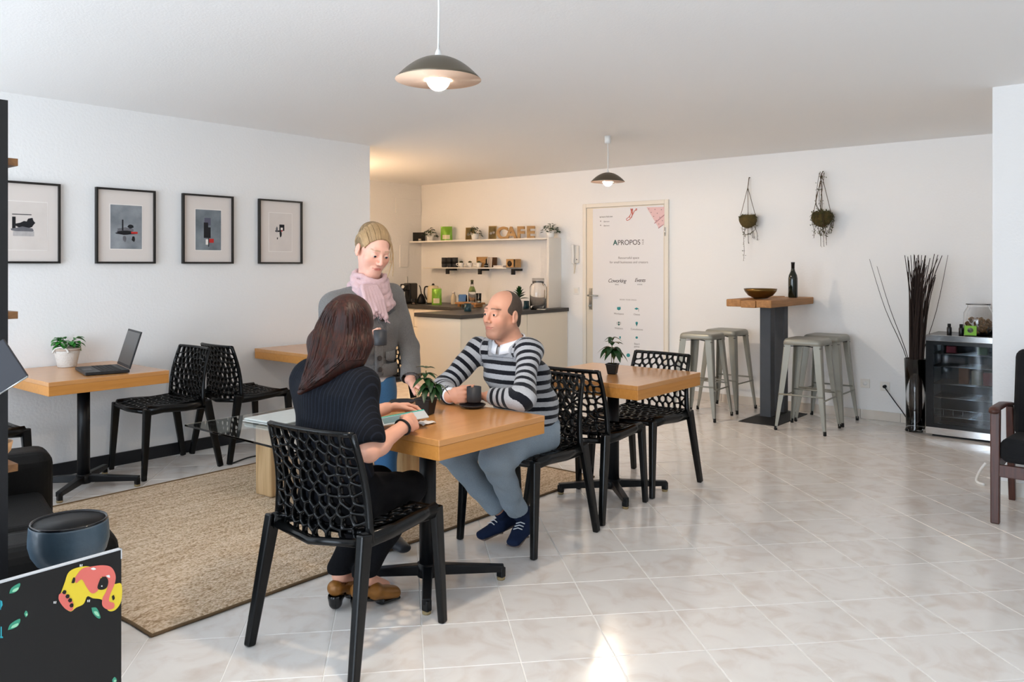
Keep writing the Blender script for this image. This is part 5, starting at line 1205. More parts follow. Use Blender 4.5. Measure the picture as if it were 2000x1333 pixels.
def add_head(F_, c, R, s=1.0, jaw=1.0, nose=1.0, ears=True, neck_to=None, neck_r=.054):
    T = lambda x, y, z: c+R @ (V(x, y, z)*s)
    E = lambda p, r, k, mode='add': F_.ell(T(*p), [q*s for q in r], R, k*s, mode)
    C = lambda p, q, r1, r2, k, mode='add': F_.cap(T(*p), T(*q), r1*s, r2*s, k*s, mode)
    E((0, -.018, .036), (.0755, .095, .083), .0)
    E((0, .022, -.028), (.0575*jaw, .070, .088), .03)
    E((0, .057, -.098), (.030*jaw, .027, .023), .035)
    for x in (-1, 1):
        C((x*.050*jaw, -.008, -.045), (x*.022*jaw, .055, -.097), .014, .013, .03)
        E((x*.043, .058, -.022), (.021, .02, .019), .028)
        E((x*.033, .046, -.045), (.021, .021, .025), .03)
    C((-.034, .080, .026), (.034, .080, .026), .010, .010, .02)
    for x in (-1, 1): E((x*.032, .106, .001), (.018, .017, .011), .016, 'sub')
    C((0, .088, .016), (0, .1085, -.027), .0075*nose, .0105*nose, .010); E((0, .1085, -.031), (.0105*nose, .0095, .0085), .006)
    for x in (-1, 1): E((x*.0125*nose, .0985, -.034), (.0075, .009, .0075), .006)
    E((0, .0785, -.066), (.026, .011, .016), .016)
    E((0, .0858, -.0603), (.0235, .0062, .0040), .008); E((0, .0848, -.0692), (.0195, .0066, .0045), .008); E((0, .1005, -.0645), (.0255, .0142, .0010), .002, 'sub')
    for x in (-1, 1): E((x*.024, .094, -.0630), (.004, .012, .002), .004, 'sub')
    for x in (-1, 1):
        E((x*.0315, .0775, .002), (.0155, .0145, .0135), .004); E((x*.0315, .0955, .0005), (.0140, .012, .0039), .002, 'sub')
    if ears:
        for x in (-1, 1):
            E((x*.081, -.010, -.006), (.0095, .0175, .031), .006); E((x*.0905, -.007, -.002), (.006, .0095, .018), .005, 'sub'); E((x*.081, .0, -.03), (.006, .007, .009), .006)
    if neck_to is not None: F_.cap(T(0, -.022, -.045), neck_to, neck_r*s, neck_r*1.12, .03)
def head_color(c, R, s, base, lips, brow=None, stubble=None, blush=.0):
    base, lips = np.array(srgb(base)), np.array(srgb(lips))
    def fn(v):
        q = ((v-c) @ R)/s; col = np.tile(base, (len(v), 1))
        inh = (np.linalg.norm(q-V(0, 0, -.01), axis=1) < .17)
        def mix(w, cc): nonlocal col; w = np.clip(w, 0, 1)[:, None]; col = col*(1-w)+np.array(cc)*w
        front = q[:, 1] > .05
        bl = np.exp(-(((np.abs(q[:, 0])-.042)/.022)**2+((q[:, 2]+.03)/.022)**2))*front*inh*blush; mix(bl, base*V(1.05, .72, .68))
        nl = np.exp(-((q[:, 0]/.016)**2+((q[:, 2]+.03)/.016)**2))*front*inh*.35; mix(nl, base*V(1.0, .78, .74))
        if stubble is not None:
            st = np.clip((-.035-q[:, 2])/.03, 0, 1)*inh*(q[:, 2] > -.135)*np.clip((q[:, 1]+.03)/.05, 0, 1); mix(st*.38, np.array(srgb(stubble)))
        lp_ = np.clip(1.6-((q[:, 0]/.0245)**2+((q[:, 2]+.0648)/.0088)**2)*1.4, 0, 1)*(q[:, 1] > .07)*inh; mix(lp_*.8, lips)
        if brow is not None:
            ax_ = np.abs(q[:, 0]); bz = .0295+.0015*np.sin(np.clip((ax_-.012)/.04, 0, 1)*math.pi)-.003*np.clip((ax_-.034)/.016, 0, 1); w = np.exp(-((q[:, 2]-bz)/.0038)**4)*(ax_ > .011)*(ax_ < .05)*front*inh; mix(w*.7, srgb(brow))
        return col
    return fn
def add_eyes(root, parent, c, R, s, iris, look=(0, 0, 0)):
    base = np.array(root.location)
    for x in (-1, 1):
        p = c+R @ (V(x*.0315, .0785, .0015)*s); d = nrm_(R @ nrm_(V(look[0], 1, look[2])))
        q = Vector((0, 0, 1)).rotation_difference(Vector(d)).to_matrix().to_4x4(); Mx = Matrix.Translation(Vector(p-base)) @ q
        r = .0128*s; e = MB(); e.lathe([(r*math.sin(t), r*math.cos(t)) for t in np.linspace(math.pi, .02, 16)], 20, 0, (0, 0, 0), Mx)
        n = 20
        for i, f in enumerate(e.f):
            j = i//n; e.m[i] = 2 if j >= 13 else (1 if j >= 12 else 0)
        e.build('eye', [M['eyew'], mat('iris_'+iris, iris, .2) if 'iris_'+iris not in bpy.data.materials else bpy.data.materials['iris_'+iris], M['pupil']], parent)
M['eyew'] = mat('eye_white', '#e3dcd6', .2); M['pupil'] = mat('pupil', '#0b0908', .1)
def add_hand(F_, wrist, d, n, right, curls, thumb=(.55, .75, .35), tc=(20, 25), s=1.0, spread=1.0, k=.006):
    """palm plus five separate fingers. d: wrist->knuckles, n: out of the palm"""
    d = nrm_(d); n = np.asarray(n, float); n = nrm_(n-d*(n@d)); sd = np.cross(d, n) if right else np.cross(n, d)
    w = np.asarray(wrist, float)
    F_.cap(w-d*.02*s, w+d*.03*s, .0175*s, .0150*s, .012, side=sd, asp=1.5); F_.cap(w+d*.025*s, w+d*.076*s, .0135*s, .0120*s, .012, side=sd, asp=2.7)
    tips = []
    for i in range(4):
        off = (.029, .010, -.009, -.026)[i]*s; bl = (.082, .087, .083, .074)[i]*s
        L = ((.040, .025, .019), (.045, .028, .020), (.041, .026, .019), (.031, .019, .017))[i]; r = (.0088, .0090, .0086, .0076)[i]*s
        p = w+d*bl+sd*off; a = 0.0; sp = (.12, .03, -.05, -.14)[i]*spread; dd0 = nrm_(d+sd*sp); cu = curls[i] if isinstance(curls[0], (list, tuple)) else curls
        F_.cap(w+d*.055*s+sd*off*.9, p, r*1.1, r*1.05, .009)
        for j in range(3):
            a += math.radians(cu[j]); q = p+(dd0*math.cos(a)+n*math.sin(a))*L[j]*s; F_.cap(p, q, r*(1-.07*j), r*(1-.07*(j+1)), .0022); p = q
        tips.append(p)
    td = nrm_(d*thumb[0]+sd*thumb[1]+n*thumb[2]); p = w+d*.022*s+sd*.020*s+n*.004; q = p+td*.042*s; F_.cap(p, q, .0140*s, .0110*s, .014)
    ax_ = nrm_(np.cross(td, nrm_(d*.6-sd*.75+n*.5)));
    for j, (L, r) in enumerate(((.032, .0100), (.025, .0088))):
        an = math.radians(tc[j]); td = td*math.cos(an)+np.cross(ax_, td)*math.sin(an)+ax_*(ax_@td)*(1-math.cos(an)); e = q+td*L*s; F_.cap(q, e, r*1.02*s, r*.92*s, .004); q = e
    return sd, tips
def knit(name, col, rough=.95, scale=220, strength=.5, var=.15, attr=None, cols=None, period=.056, duty=.47, stretch=None):
    m, nt, b = new_mat(name); tc = N(nt, 'ShaderNodeTexCoord'); b.inputs['Roughness'].default_value = rough; b.inputs['Specular IOR Level'].default_value = .15; b.inputs['Sheen Weight'].default_value = .0 if sum(srgb(col)) < .12 else .15
    mp = N(nt, 'ShaderNodeMapping'); nt.links.new(tc.outputs['Object'], mp.inputs[0])
    if stretch: mp.inputs['Scale'].default_value = stretch
    nz = N(nt, 'ShaderNodeTexNoise'); nz.inputs['Scale'].default_value = scale; nz.inputs['Detail'].default_value = 3; nt.links.new(mp.outputs[0], nz.inputs['Vector'])
    bp = N(nt, 'ShaderNodeBump'); bp.inputs['Strength'].default_value = strength; bp.inputs['Distance'].default_value = .004; nt.links.new(nz.outputs[0], bp.inputs['Height']); nt.links.new(bp.outputs[0], b.inputs['Normal'])
    c = srgb(col)
    mx = N(nt, 'ShaderNodeMix', data_type='RGBA'); mx.inputs[6].default_value = (*[q*(1-var) for q in c], 1); mx.inputs[7].default_value = (*[min(1, q*(1+var)) for q in c], 1); nt.links.new(nz.outputs[0], mx.inputs[0]); out = mx.outputs[2]
    if attr:
        a = N(nt, 'ShaderNodeAttribute'); a.attribute_name = attr; n2 = N(nt, 'ShaderNodeTexNoise'); n2.inputs['Scale'].default_value = 90; nt.links.new(tc.outputs['Object'], n2.inputs['Vector'])
        ad = N(nt, 'ShaderNodeMath', operation='MULTIPLY_ADD'); ad.inputs[1].default_value = .08; nt.links.new(n2.outputs[0], ad.inputs[0])
        dv = N(nt, 'ShaderNodeMath', operation='DIVIDE'); dv.inputs[1].default_value = period; nt.links.new(a.outputs['Fac'], dv.inputs[0]); nt.links.new(dv.outputs[0], ad.inputs[2])
        fr = N(nt, 'ShaderNodeMath', operation='FRACT'); nt.links.new(ad.outputs[0], fr.inputs[0])
        lt = N(nt, 'ShaderNodeMath', operation='LESS_THAN'); lt.inputs[1].default_value = duty; nt.links.new(fr.outputs[0], lt.inputs[0])
        m2 = N(nt, 'ShaderNodeMix', data_type='RGBA'); nt.links.new(lt.outputs[0], m2.inputs[0]); nt.links.new(out, m2.inputs[6]); m2.inputs[7].default_value = (*srgb(cols), 1); out = m2.outputs[2]
    nt.links.new(out, b.inputs['Base Color']); return m
def ripples(f1, f2, amp, seed):
    r = np.random.RandomState(seed); K = r.normal(size=(7, 3)); K /= np.linalg.norm(K, axis=1)[:, None]; K *= r.uniform(f1, f2, size=(7, 1)); ph = r.uniform(0, 6.28, 7)
    def fn(x, y, z): return amp*sum(np.sin(K[i, 0]*x+K[i, 1]*y+K[i, 2]*z+ph[i]) for i in range(7))/2.6
    return fn
def seg_coord(v, segs):
    """distance along the bones, blended where two meet; segs: (p, q, start, radius)"""
    D = []; C_ = []
    for p, q, s0, r in segs:
        ba = q-p; L = np.linalg.norm(ba); t = np.clip(((v-p) @ ba)/(L*L), -.8, 1.8); D.append(np.linalg.norm(v-p-np.outer(np.clip(t, 0, 1), ba), axis=1)-r); C_.append(s0+t*L)
    D = np.array(D); C_ = np.array(C_); w = np.exp(-(D-D.min(0))/.028); return (w*C_).sum(0)/w.sum(0)
# ------------------------------------------------------------------ shared people helpers
def bounds(pts, pad): p = np.array(pts); return p.min(0)-pad, p.max(0)+pad
def box_(c, r): c = np.asarray(c); return c-r, c+r
M['jean_b'] = knit('blue_denim', '#3f6a92', .9, 260, .35, .22); M['jean_g'] = knit('washed_grey_denim', '#8a97a2', .9, 240, .35, .22)
def strands(parent, root, name, paths, r, m, n=5, flat=.7):
    mb = MB(); base = Vector(root.location)
    for p in paths:
        pts = catmull([Vector(q)-base for q in p], 4); L = len(pts); mb.tube(pts, [r*(.55+.6*math.sin(math.pi*min(1, .12+.8*i/L))) for i in range(L)], n, flat=flat)
    return mb.build(name, m, parent, fix=False)
def hair_mat(name, c1, c2, rough=.42):
    m, nt, b = new_mat(name); tc = N(nt, 'ShaderNodeTexCoord'); mp = N(nt, 'ShaderNodeMapping'); mp.inputs['Scale'].default_value = (60, 60, 9); nt.links.new(tc.outputs['Object'], mp.inputs[0])
    nz = N(nt, 'ShaderNodeTexNoise'); nz.inputs['Scale'].default_value = 1.6; nz.inputs['Detail'].default_value = 4; nt.links.new(mp.outputs[0], nz.inputs['Vector'])
    r = N(nt, 'ShaderNodeValToRGB'); r.color_ramp.elements[0].position = .3; r.color_ramp.elements[1].position = .72; r.color_ramp.elements[0].color = (*srgb(c1), 1); r.color_ramp.elements[1].color = (*srgb(c2), 1)
    nt.links.new(nz.outputs[0], r.inputs[0]); nt.links.new(r.outputs[0], b.inputs['Base Color']); b.inputs['Roughness'].default_value = rough; b.inputs['Specular IOR Level'].default_value = .28
    bp = N(nt, 'ShaderNodeBump'); bp.inputs['Strength'].default_value = .5; bp.inputs['Distance'].default_value = .003; nt.links.new(nz.outputs[0], bp.inputs['Height']); nt.links.new(bp.outputs[0], b.inputs['Normal'])
    return m
def on_ell(c, R, rad, off, pts, n=7, lift=1.03):
    """path through head-local points, pushed out onto the hair ellipsoid"""
    pts = catmull([Vector(p) for p in pts], 3); out = []
    for p in pts:
        q = np.array(p)-off; m = math.sqrt(sum((q[i]/rad[i])**2 for i in range(3)))
        out.append(c+R @ (off+q*(lift/m if m > 1e-6 else 1)))
    return out
def shoe(F_, heel, toe, up, w=.036, h=.045):
    heel, toe = np.asarray(heel, float), np.asarray(toe, float); d = nrm_(toe-heel); up = np.asarray(up, float); up = nrm_(up-d*(d@up)); sd = np.cross(d, up); L = np.linalg.norm(toe-heel)
    F_.cap(heel+up*.03, heel+d*L*.45+up*.028, .030, .029, .015, side=sd, asp=1.15); F_.cap(heel+d*L*.4+up*.026, heel+d*L*.88+up*.02, .027, .020, .02, side=sd, asp=1.75); F_.cap(heel+up*.04-d*.0, heel+up*(.03+h), .032, .031, .015); F_.cap(heel+d*L*.3+up*.035, heel+d*.02+up*(.02+h), .03, .03, .02)
    return d, up, sd

# ================================================================== SEATED WOMAN (back to the viewer)
def seated_woman():
    f = nrm_(V(.525, .851, 0)); r = V(f[1], -f[0], 0)                    # forward, her right
    root = thing('person', 'woman with long dark hair in navy top, seated with her back turned', 'person', (-.60, 2.98, 0), 0, 'people at the cafe table')
    pel = V(-.635, 2.97, .55); mid = V(-.662, 2.98, .75); chest = V(-.657, 2.99, .90); nk = V(-.638, 3.0, 1.01)
    shR, shL = V(-.548, 2.92, .935), V(-.778, 3.07, .945)
    elR, wrR = V(-.500, 2.825, .715), V(-.402, 3.015, .768); elL, wrL = V(-.715, 3.14, .735), V(-.515, 3.30, .782)
    hipR, hipL = pel+r*.09-V(0, 0, .03), pel-r*.09-V(0, 0, .03); knR, knL = V(-.415, 3.265, .468), V(-.56, 3.36, .47); anR, anL = V(-.585, 3.20, .125), V(-.690, 3.235, .125)
    hc = J(682, 638, 3.02); fh = nrm_(V(.10, .98, -.15)); R = rot_head(fh, (0, 0, 1)); s = .93
    # --- skin
    lo, hi = bounds([pel, hc, shR, shL, elR, wrR, wrL, knR, knL, anR, anL], .2)
    F_ = Field(lo, hi, .008, [box_(hc, .15)+(.004,), box_(wrR+f*.06, .11)+(.003,), box_(wrL+f*.06, .10)+(.003,)])
    F_.cap(pel, mid, .10, .09, .03, side=r, asp=1.2); F_.cap(mid, chest, .09, .095, .03, side=r, asp=1.3); F_.cap(chest, nk, .08, .05, .03, side=r, asp=1.3); F_.cap(shR, shL, .042, .042, .03)
    add_head(F_, hc, R, s, .95, ears=False, neck_to=nk, neck_r=.05)
    for sh, el, wr in ((shR, elR, wrR), (shL, elL, wrL)): F_.cap(sh, el, .040, .036, .02); F_.cap(el, wr, .036, .024, .012); F_.ell(el+(wr-el)*.28, (.036, .038, .036), None, .03)
    for h_, k_, a_ in ((hipR, knR, anR), (hipL, knL, anL)): F_.cap(h_, k_, .07, .05, .03); F_.cap(k_, a_, .046, .028, .02); F_.cap(a_, a_+f*.12-V(0, 0, .07), .028, .024, .02)
    add_hand(F_, wrR+nrm_(wrR-elR)*.012, (.30, .93, .0), (-.86, .2, -.5), True, (38, 48, 30), (.75, .35, .55), (18, 20), .92)
    add_hand(F_, wrL+nrm_(wrL-elL)*.012, (.86, .45, -.05), (.25, -.45, -.85), False, (22, 30, 20), (.8, .4, .3), (10, 15), .92)
    body = mesh_obj('body', F_.mesh(), M['skin'], root, head_color(hc, R, s, '#dda58d', '#b8625a'))
    # --- navy batwing top
    T = Field(*bounds([pel, nk, shR, shL, elR, elL], .17), coarse=.0065)
    for sh, el, in_ in ((shR, elR, .80), (shL, elL, .8)):
        e = sh+(el-sh)*in_; T.cap(sh, e, .054, .060, .05); T.cap(sh-V(0, 0, .05)+(mid-sh)*.25, e+(mid-e)*.25, .06, .055, .06)
        T.cut(e+(el-sh)*.10, el-sh, el-.13, el+.13)
    T.cap(pel-V(0, 0, .02), mid, .118, .105, .04, side=r, asp=1.35); T.cap(mid, chest, .105, .112, .04, side=r, asp=1.42); T.cap(chest, nk-V(0, 0, .045), .104, .052, .04, side=r, asp=1.65)
    T.cap(shR+V(0, 0, -.0), shL, .056, .056, .05)
    wr_ = ripples(30, 55, .0045, 3); T.warp(lambda x, y, z: wr_(x, y, z*.35))
    T.ell(nk+V(0, 0, .050)-f*.035-r*.055, (.125, .085, .062), np.stack([r, f, V(0, 0, 1)], 1), .012, 'sub')
    navy = knit('navy_ribbed_jersey', '#0f1117', .85, 120, .25, .2, attr='rib', cols='#1b1f29', period=.0135, duty=.2)
    def rib(v): q = v-pel; return q @ (r*.92-f*.2)+.012*np.sin(q[:, 2]*9)+1
    mesh_obj('navy_top', T.mesh(), navy, root, attrs={'rib': rib}, smooth=3)
    # --- black trousers
    P = Field(*bounds([pel, knR, knL, anR, anL], .15), coarse=.0075)
    P.cap(pel-r*.05-V(0, 0, .02), pel+r*.05-V(0, 0, .02), .108, .108, .03)
    for h_, k_, a_ in ((hipR, knR, anR), (hipL, knL, anL)): P.cap(h_, k_, .088, .064, .03); P.cap(k_, a_+V(0, 0, .03), .062, .050, .02); P.cut(a_+V(0, 0, .012), (0, 0, -1), a_-.09, a_+V(.09, .09, .05))
    wp = ripples(25, 60, .004, 9); P.warp(wp); mesh_obj('black_trousers', P.mesh(), knit('black_cloth', '#0e0e11', .95, 200, .2, .2), root, smooth=3)
    # --- clogs
    gold = mat('bronze_leather', '#8a5a24', .35, .2, var=.4, vscale=25); blk = mat('patent_black', '#101012', .15)
    for a_, dd in ((anR, nrm_(f+r*.25)), (anL, nrm_(f-r*.15))):
        heel = V(a_[0], a_[1], 0)-dd*.03; toe = heel+dd*.20; S = Field(*bounds([heel, toe, a_], .07), coarse=.004)
        S.cap(heel+V(0, 0, .085), heel+dd*.07+V(0, 0, .07), .031, .032, .015, side=np.cross(dd, V(0, 0, 1)), asp=1.1); S.cap(heel+dd*.07+V(0, 0, .062), toe-dd*.03+V(0, 0, .032), .031, .026, .02, side=np.cross(dd, V(0, 0, 1)), asp=1.4)
        S.cap(a_+V(0, 0, .05), a_-V(0, 0, .07), .028, .026, .0, 'sub'); S.cut(V(0, 0, .004), (0, 0, -1), heel-.3, heel+V(.3, .3, .02))
        o = mesh_obj('clog', S.mesh(), gold, root, smooth=1)
        B = Field(*bounds([heel, toe], .06), coarse=.004); sd = np.cross(dd, V(0, 0, 1)); B.cap(heel+V(0, 0, .028), heel+V(0, 0, .048), .027, .031, .005); B.cap(heel+dd*.02+V(0, 0, .05), heel+dd*.1+V(0, 0, .03), .012, .012, .01, side=sd, asp=2.4); B.cap(heel+dd*.1+V(0, 0, .016), toe-dd*.02+V(0, 0, .014), .0125, .0115, .01, side=sd, asp=2.8); B.cut(V(0, 0, .0025), (0, 0, -1), heel-.3, heel+V(.3, .3, .02))
        mesh_obj('sole', B.mesh(), blk, root, smooth=1, parent=o)
    # --- black bracelet
    dw = nrm_(wrR-elR); e1 = nrm_(np.cross(dw, V(0, 0, 1))); e2 = np.cross(e1, dw); c = wrR-dw*.012
    MB().tube([Vector(c+(e1*.0325*math.cos(t)+e2*.0285*math.sin(t))-np.array(root.location)) for t in np.linspace(0, 2*math.pi, 25)], .0048, 8).build('bracelet', M['blackmat'], root)
    # --- long brown hair
    H = Field(*bounds([hc+V(0, 0, .05), J(580, 770, 2.9)], .13), coarse=.005); X1 = V(1, 0, 0)
    H.ell(hc+R @ V(0, -.012, .030), (.090, .102, .092), R, 0)
    ch = [J(671, 640, 3.0), J(665, 668, 2.965), J(657, 702, 2.93), J(624, 733, 2.895), J(588, 766, 2.885)]; rr = [.052, .058, .055, .030, .010]; aw = [1.8, 1.95, 1.95, 1.75, 1.4]
    for q in range(4): H.cap(ch[q], ch[q+1], rr[q], rr[q+1], .03, side=V(.93, -.05, .36) if q > 1 else X1, asp=(aw[q]+aw[q+1])/2)
    H.ell(hc+R @ V(0, .135, -.05), (.055, .075, .09), R, .02, 'sub')
    hm = hair_mat('dark_brown_hair', '#140805', '#3a180f', .5)
    hair = mesh_obj('hair', H.mesh(), hm, root, smooth=3)
    def snap(u, v):
        for y in np.arange(2.74, 3.12, .003):
            p = J(u, v, y); ii = [min(len(H.ax[q])-1, int(np.searchsorted(H.ax[q], p[q]))) for q in range(3)]
            if H.d[ii[0], ii[1], ii[2]] < .0005: return J(u, v, y-.0005)
        return None
    rnd = random.Random(5); paths = []
    cu = [673, 673, 672, 668, 663, 655]; cv = [578, 594, 618, 645, 675, 702]; hw = [8, 34, 51, 58, 60, 59]; yc = [3.04, 3.02, 3.01, 2.99, 2.965, 2.935]; dp = [.03, .075, .095, .085, .066, .056]
    for k in range(260):
        s_ = rnd.uniform(-.97, .97); e = []; x_ = rnd.random()
        uv = [(cu[q]+hw[q]*s_*.97, cv[q]) for q in range(6)]
        uv += [(622+30*s_, 735+6*s_), (600+16*s_, 750+8*x_), (589+8*s_, 758+9*x_)][:(3 if x_ > .3 else 2)] if s_ < .35 else [(650+32*s_, 710-10*(s_-.35))]
        for q in range(len(uv)-1):
            for w_ in (0, .5): e.append(snap(lerp(uv[q][0], uv[q+1][0], w_), lerp(uv[q][1], uv[q+1][1], w_)))
        e = [q for q in e if q is not None]
        if len(e) > 5: paths.append(e)
    tag(strands(hair, root, 'hair_strands', paths, .0026, hm, 5, .6), kind='stuff')
    return root
seated_woman()
# booklet in her hands
bk_c = at_y(787, 817, 3.2); bkl = thing('brochure', 'teal-edged brochure held open by the seated woman', 'brochure', bk_c, 0)
ex = Vector((.95, .28, .13)).normalized(); ey = Vector((-.30, .93, .10)); ey = (ey-ex*ey.dot(ex)).normalized(); ez = ex.cross(ey)
RB = Matrix((ex, ey, ez)).transposed()
MB().box((0, 0, 0), (.19, .10, .003), 0, RB).build('cover', mat('brochure_grey', '#c9cfd2', .4), bkl); MB().box(RB @ Vector((0, .0495, .0022)), (.19, .008, .0024), 0, RB).build('teal_edge', mat('teal_edge', '#3fb7a6', .5), bkl); MB().box(RB @ Vector((-.03, 0, .0021)), (.10, .075, .0008), 0, RB).build('inner_print', mat('brochure_print', '#6d8a8f', .5, var=.3, vscale=30), bkl); MB().box(RB @ Vector((0, 0, -.0022)), (.18, .09, .0012), 0, RB).build('back_page', M['blackmat'], bkl)

# ================================================================== SEATED MAN IN THE STRIPED SWEATER
def seated_man():
    f = nrm_(V(-.64, -.768, 0)); l = V(-f[1], f[0], 0)*1.0; l = V(.768, -.64, 0)   # forward, his left
    root = thing('person', 'balding man in navy and grey striped sweater, seated holding a cup', 'person', (.08, 4.08, 0), 0, 'people at the cafe table')
    pel = V(.09, 4.10, .555); wst = V(.065, 4.055, .68); chest = V(.02, 3.985, .83); nk = V(-.004, 3.95, .975)
    shR, shL = V(-.166, 4.04, .945), V(.082, 3.84, .957)
    elR, wrR = V(-.335, 3.955, .768), V(-.284, 3.728, .764); elL, wrL = V(.052, 3.575, .776), V(-.108, 3.70, .766)
    hipR, hipL = pel-l*.09-V(0, 0, .03), pel+l*.09-V(0, 0, .03); knR, knL = V(-.295, 3.88, .475), V(-.085, 3.745, .475); anR, anL = V(-.055, 4.02, .135), V(.035, 3.975, .14)
    hc = J(981, 615, 3.90); fh = nrm_(V(-.70, -.71, .04)); R = rot_head(fh, (.03, 0, 1)); s = .97
    F_ = Field(*bounds([pel, hc, shR, shL, elR, elL, wrR, knR, knL, anR], .19), coarse=.008, fines=[box_(hc, .15)+(.0024,), box_(wrR+V(.06, -.05, .02), .09)+(.003,)])
    F_.cap(pel, wst, .105, .10, .03, side=l, asp=1.2); F_.cap(wst, chest, .10, .105, .03, side=l, asp=1.3); F_.cap(chest, nk, .085, .055, .03, side=l, asp=1.3); F_.cap(shR, shL, .045, .045, .03)
    add_head(F_, hc, R, s, .98, 1.08, neck_to=nk, neck_r=.058)
    for sh, el, wr in ((shR, elR, wrR), (shL, elL, wrL)): F_.cap(sh, el, .042, .036, .02); F_.cap(el, wr, .035, .026, .012)
    for h_, k_, a_ in ((hipR, knR, anR), (hipL, knL, anL)): F_.cap(h_, k_, .07, .05, .03); F_.cap(k_, a_, .046, .03, .02)
    add_hand(F_, wrR+nrm_(wrR-elR)*.010, (.80, -.55, .16), (.55, .80, .05), True, [(40, 74, 45), (44, 76, 45), (46, 76, 45), (48, 74, 45)], (.75, .30, .65), (20, 25), 1.0)
    add_hand(F_, wrL+nrm_(wrL-elL)*.010, (-.80, .55, -.02), (.0, .0, -1), False, (6, 12, 8), (.75, .6, .2), (12, 15), 1.0)
    body = mesh_obj('body', F_.mesh(), M['skin'], root, head_color(hc, R, s, '#d19a80', '#a9665a', '#2e2019', '#6d564a', .35))
    add_eyes(root, body, hc, R, s, '#3a2a1c', (0, 0, .0))
    T = Field(*bounds([pel, nk, shR, shL, elR, elL, wrR, wrL], .14), coarse=.006)
    T.cap(pel-V(0, 0, .01), wst, .128, .122, .04, side=l, asp=1.32); T.cap(wst, chest, .122, .118, .04, side=l, asp=1.42); T.cap(chest, nk-V(0, 0, .06), .112, .060, .05, side=l, asp=1.6); T.cap(shR, shL, .052, .052, .04); T.cap(shR, nk-V(0, 0, .012), .05, .046, .04); T.cap(shL, nk-V(0, 0, .012), .05, .046, .04)
    for sh, el, wr in ((shR, elR, wrR), (shL, elL, wrL)): T.cap(sh, el, .058, .052, .03); T.cap(el, wr, .053, .039, .015); T.cut(wr-nrm_(wr-el)*.018, wr-el, wr-.1, wr+.1)
    T.cut(pel-V(0, 0, .05), (0, 0, -1), pel-.25, pel+V(.25, .25, -.0))
    T.ell(nk+V(0, 0, .040)+f*.020, (.090, .090, .060), None, .008, 'sub')
    w1 = ripples(28, 60, .004, 21); T.warp(lambda x, y, z: w1(x, y, z))
    stripe = knit('striped_wool', '#a9abb0', .95, 180, .55, .18, attr='run', cols='#14161e', period=.045, duty=.46)
    up3 = V(0, 0, .2); segs = [(V(q[0], q[1], q[2]-.1), V(q[0], q[1], q[2]+.1), q[2]-.1, w_) for q, w_ in ((pel, .15), (wst, .16), (chest, .165), (nk-V(0, 0, .03), .12))]
    for sh, el, wr in ((shR, elR, wrR), (shL, elL, wrL)): segs += [(sh, el, 10.01, .066), (el, wr, 10.01+np.linalg.norm(el-sh), .05)]
    def run(v):
        tor, arms = segs[:4], [segs[4:6], segs[6:8]]
        def near(ss): return np.min([np.linalg.norm(v-p-np.outer(np.clip(((v-p) @ (q-p))/((q-p)@(q-p)), 0, 1), q-p), axis=1)-r_ for p, q, _, r_ in ss], axis=0)
        d0 = near(tor); out = v[:, 2]+.012
        for a_ in arms: m = near(a_) < d0; out[m] = seg_coord(v, a_)[m]+.012
        q = v-(nk+f*.016); out[(np.hypot(q[:, 0], q[:, 1]) < .102) & (q[:, 2] > -.05)] = .045*.74
        return out
    sw = mesh_obj('striped_sweater', T.mesh(), stripe, root, attrs={'run': run}, smooth=2)
    # grey neck rib and white shirt collar, cuffs
    base = Vector(root.location)
    ax = nrm_(nk-chest); e1 = nrm_(np.cross(ax, l)); ring = lambda c, a, b, tilt, n=28: [Vector(c+(l*a*math.cos(t)+f*b*math.sin(t))+V(0, 0, tilt*math.sin(t)))-base for t in np.linspace(0, 2*math.pi, n)]
    white = mat('white_shirt', '#e6e8ee', .7)
    mb = MB(); n = 30; vs = []; fs = []
    for j, (rad, z) in enumerate(((.070, .058), (.078, .060), (.085, .030), (.092, .002))):
        for i in range(n+1):
            t = math.radians(lerp(97, 443, i/n)); op = abs(i/n-.5)*2; zz = z-(.050*op**1.6 if j < 2 else .038*op**1.6)
            vs.append(Vector(nk+f*.016+l*rad*math.cos(t)+f*(rad*math.sin(t))+V(0, 0, zz))-base)
    fs = [(j*(n+1)+i, j*(n+1)+i+1, (j+1)*(n+1)+i+1, (j+1)*(n+1)+i) for j in range(3) for i in range(n)]
    mb.add(vs, fs, 0, True); o = mb.build('shirt_collar', white, root, fix=False); so = o.modifiers.new('s', 'SOLIDIFY'); so.thickness = .003
    d = nrm_(wrR-elR); a1 = nrm_(np.cross(d, V(0, 0, 1))); a2 = np.cross(a1, d); c = wrR-d*.014
    mb = MB(); mb.tube([Vector(c-d*.02)-base, Vector(c+d*.012)-base], [.0375, .0365], 20); mb.build('shirt_cuff', white, root)
    P = Field(*bounds([pel, knR, knL, anR, anL], .15), coarse=.007)
    P.cap(pel-l*.055-V(0, 0, .025), pel+l*.055-V(0, 0, .025), .112, .112, .03)
    for h_, k_, a_ in ((hipR, knR, anR), (hipL, knL, anL)): P.cap(h_, k_, .090, .070, .03); P.cap(k_, a_+(k_-a_)*.12, .070, .055, .02); ad = nrm_(a_-k_); P.cut(a_-ad*.03, ad, a_-.11, a_+.11)
    w2 = ripples(30, 75, .0045, 5); P.warp(w2); mesh_obj('jeans', P.mesh(), M['jean_g'], root, smooth=2)
    suede = knit('navy_suede', '#1c2740', .95, 200, .2, .15); sole = mat('taupe_sole', '#6d5f58', .8); lace = mat('white_lace', '#d5d8dc', .8)
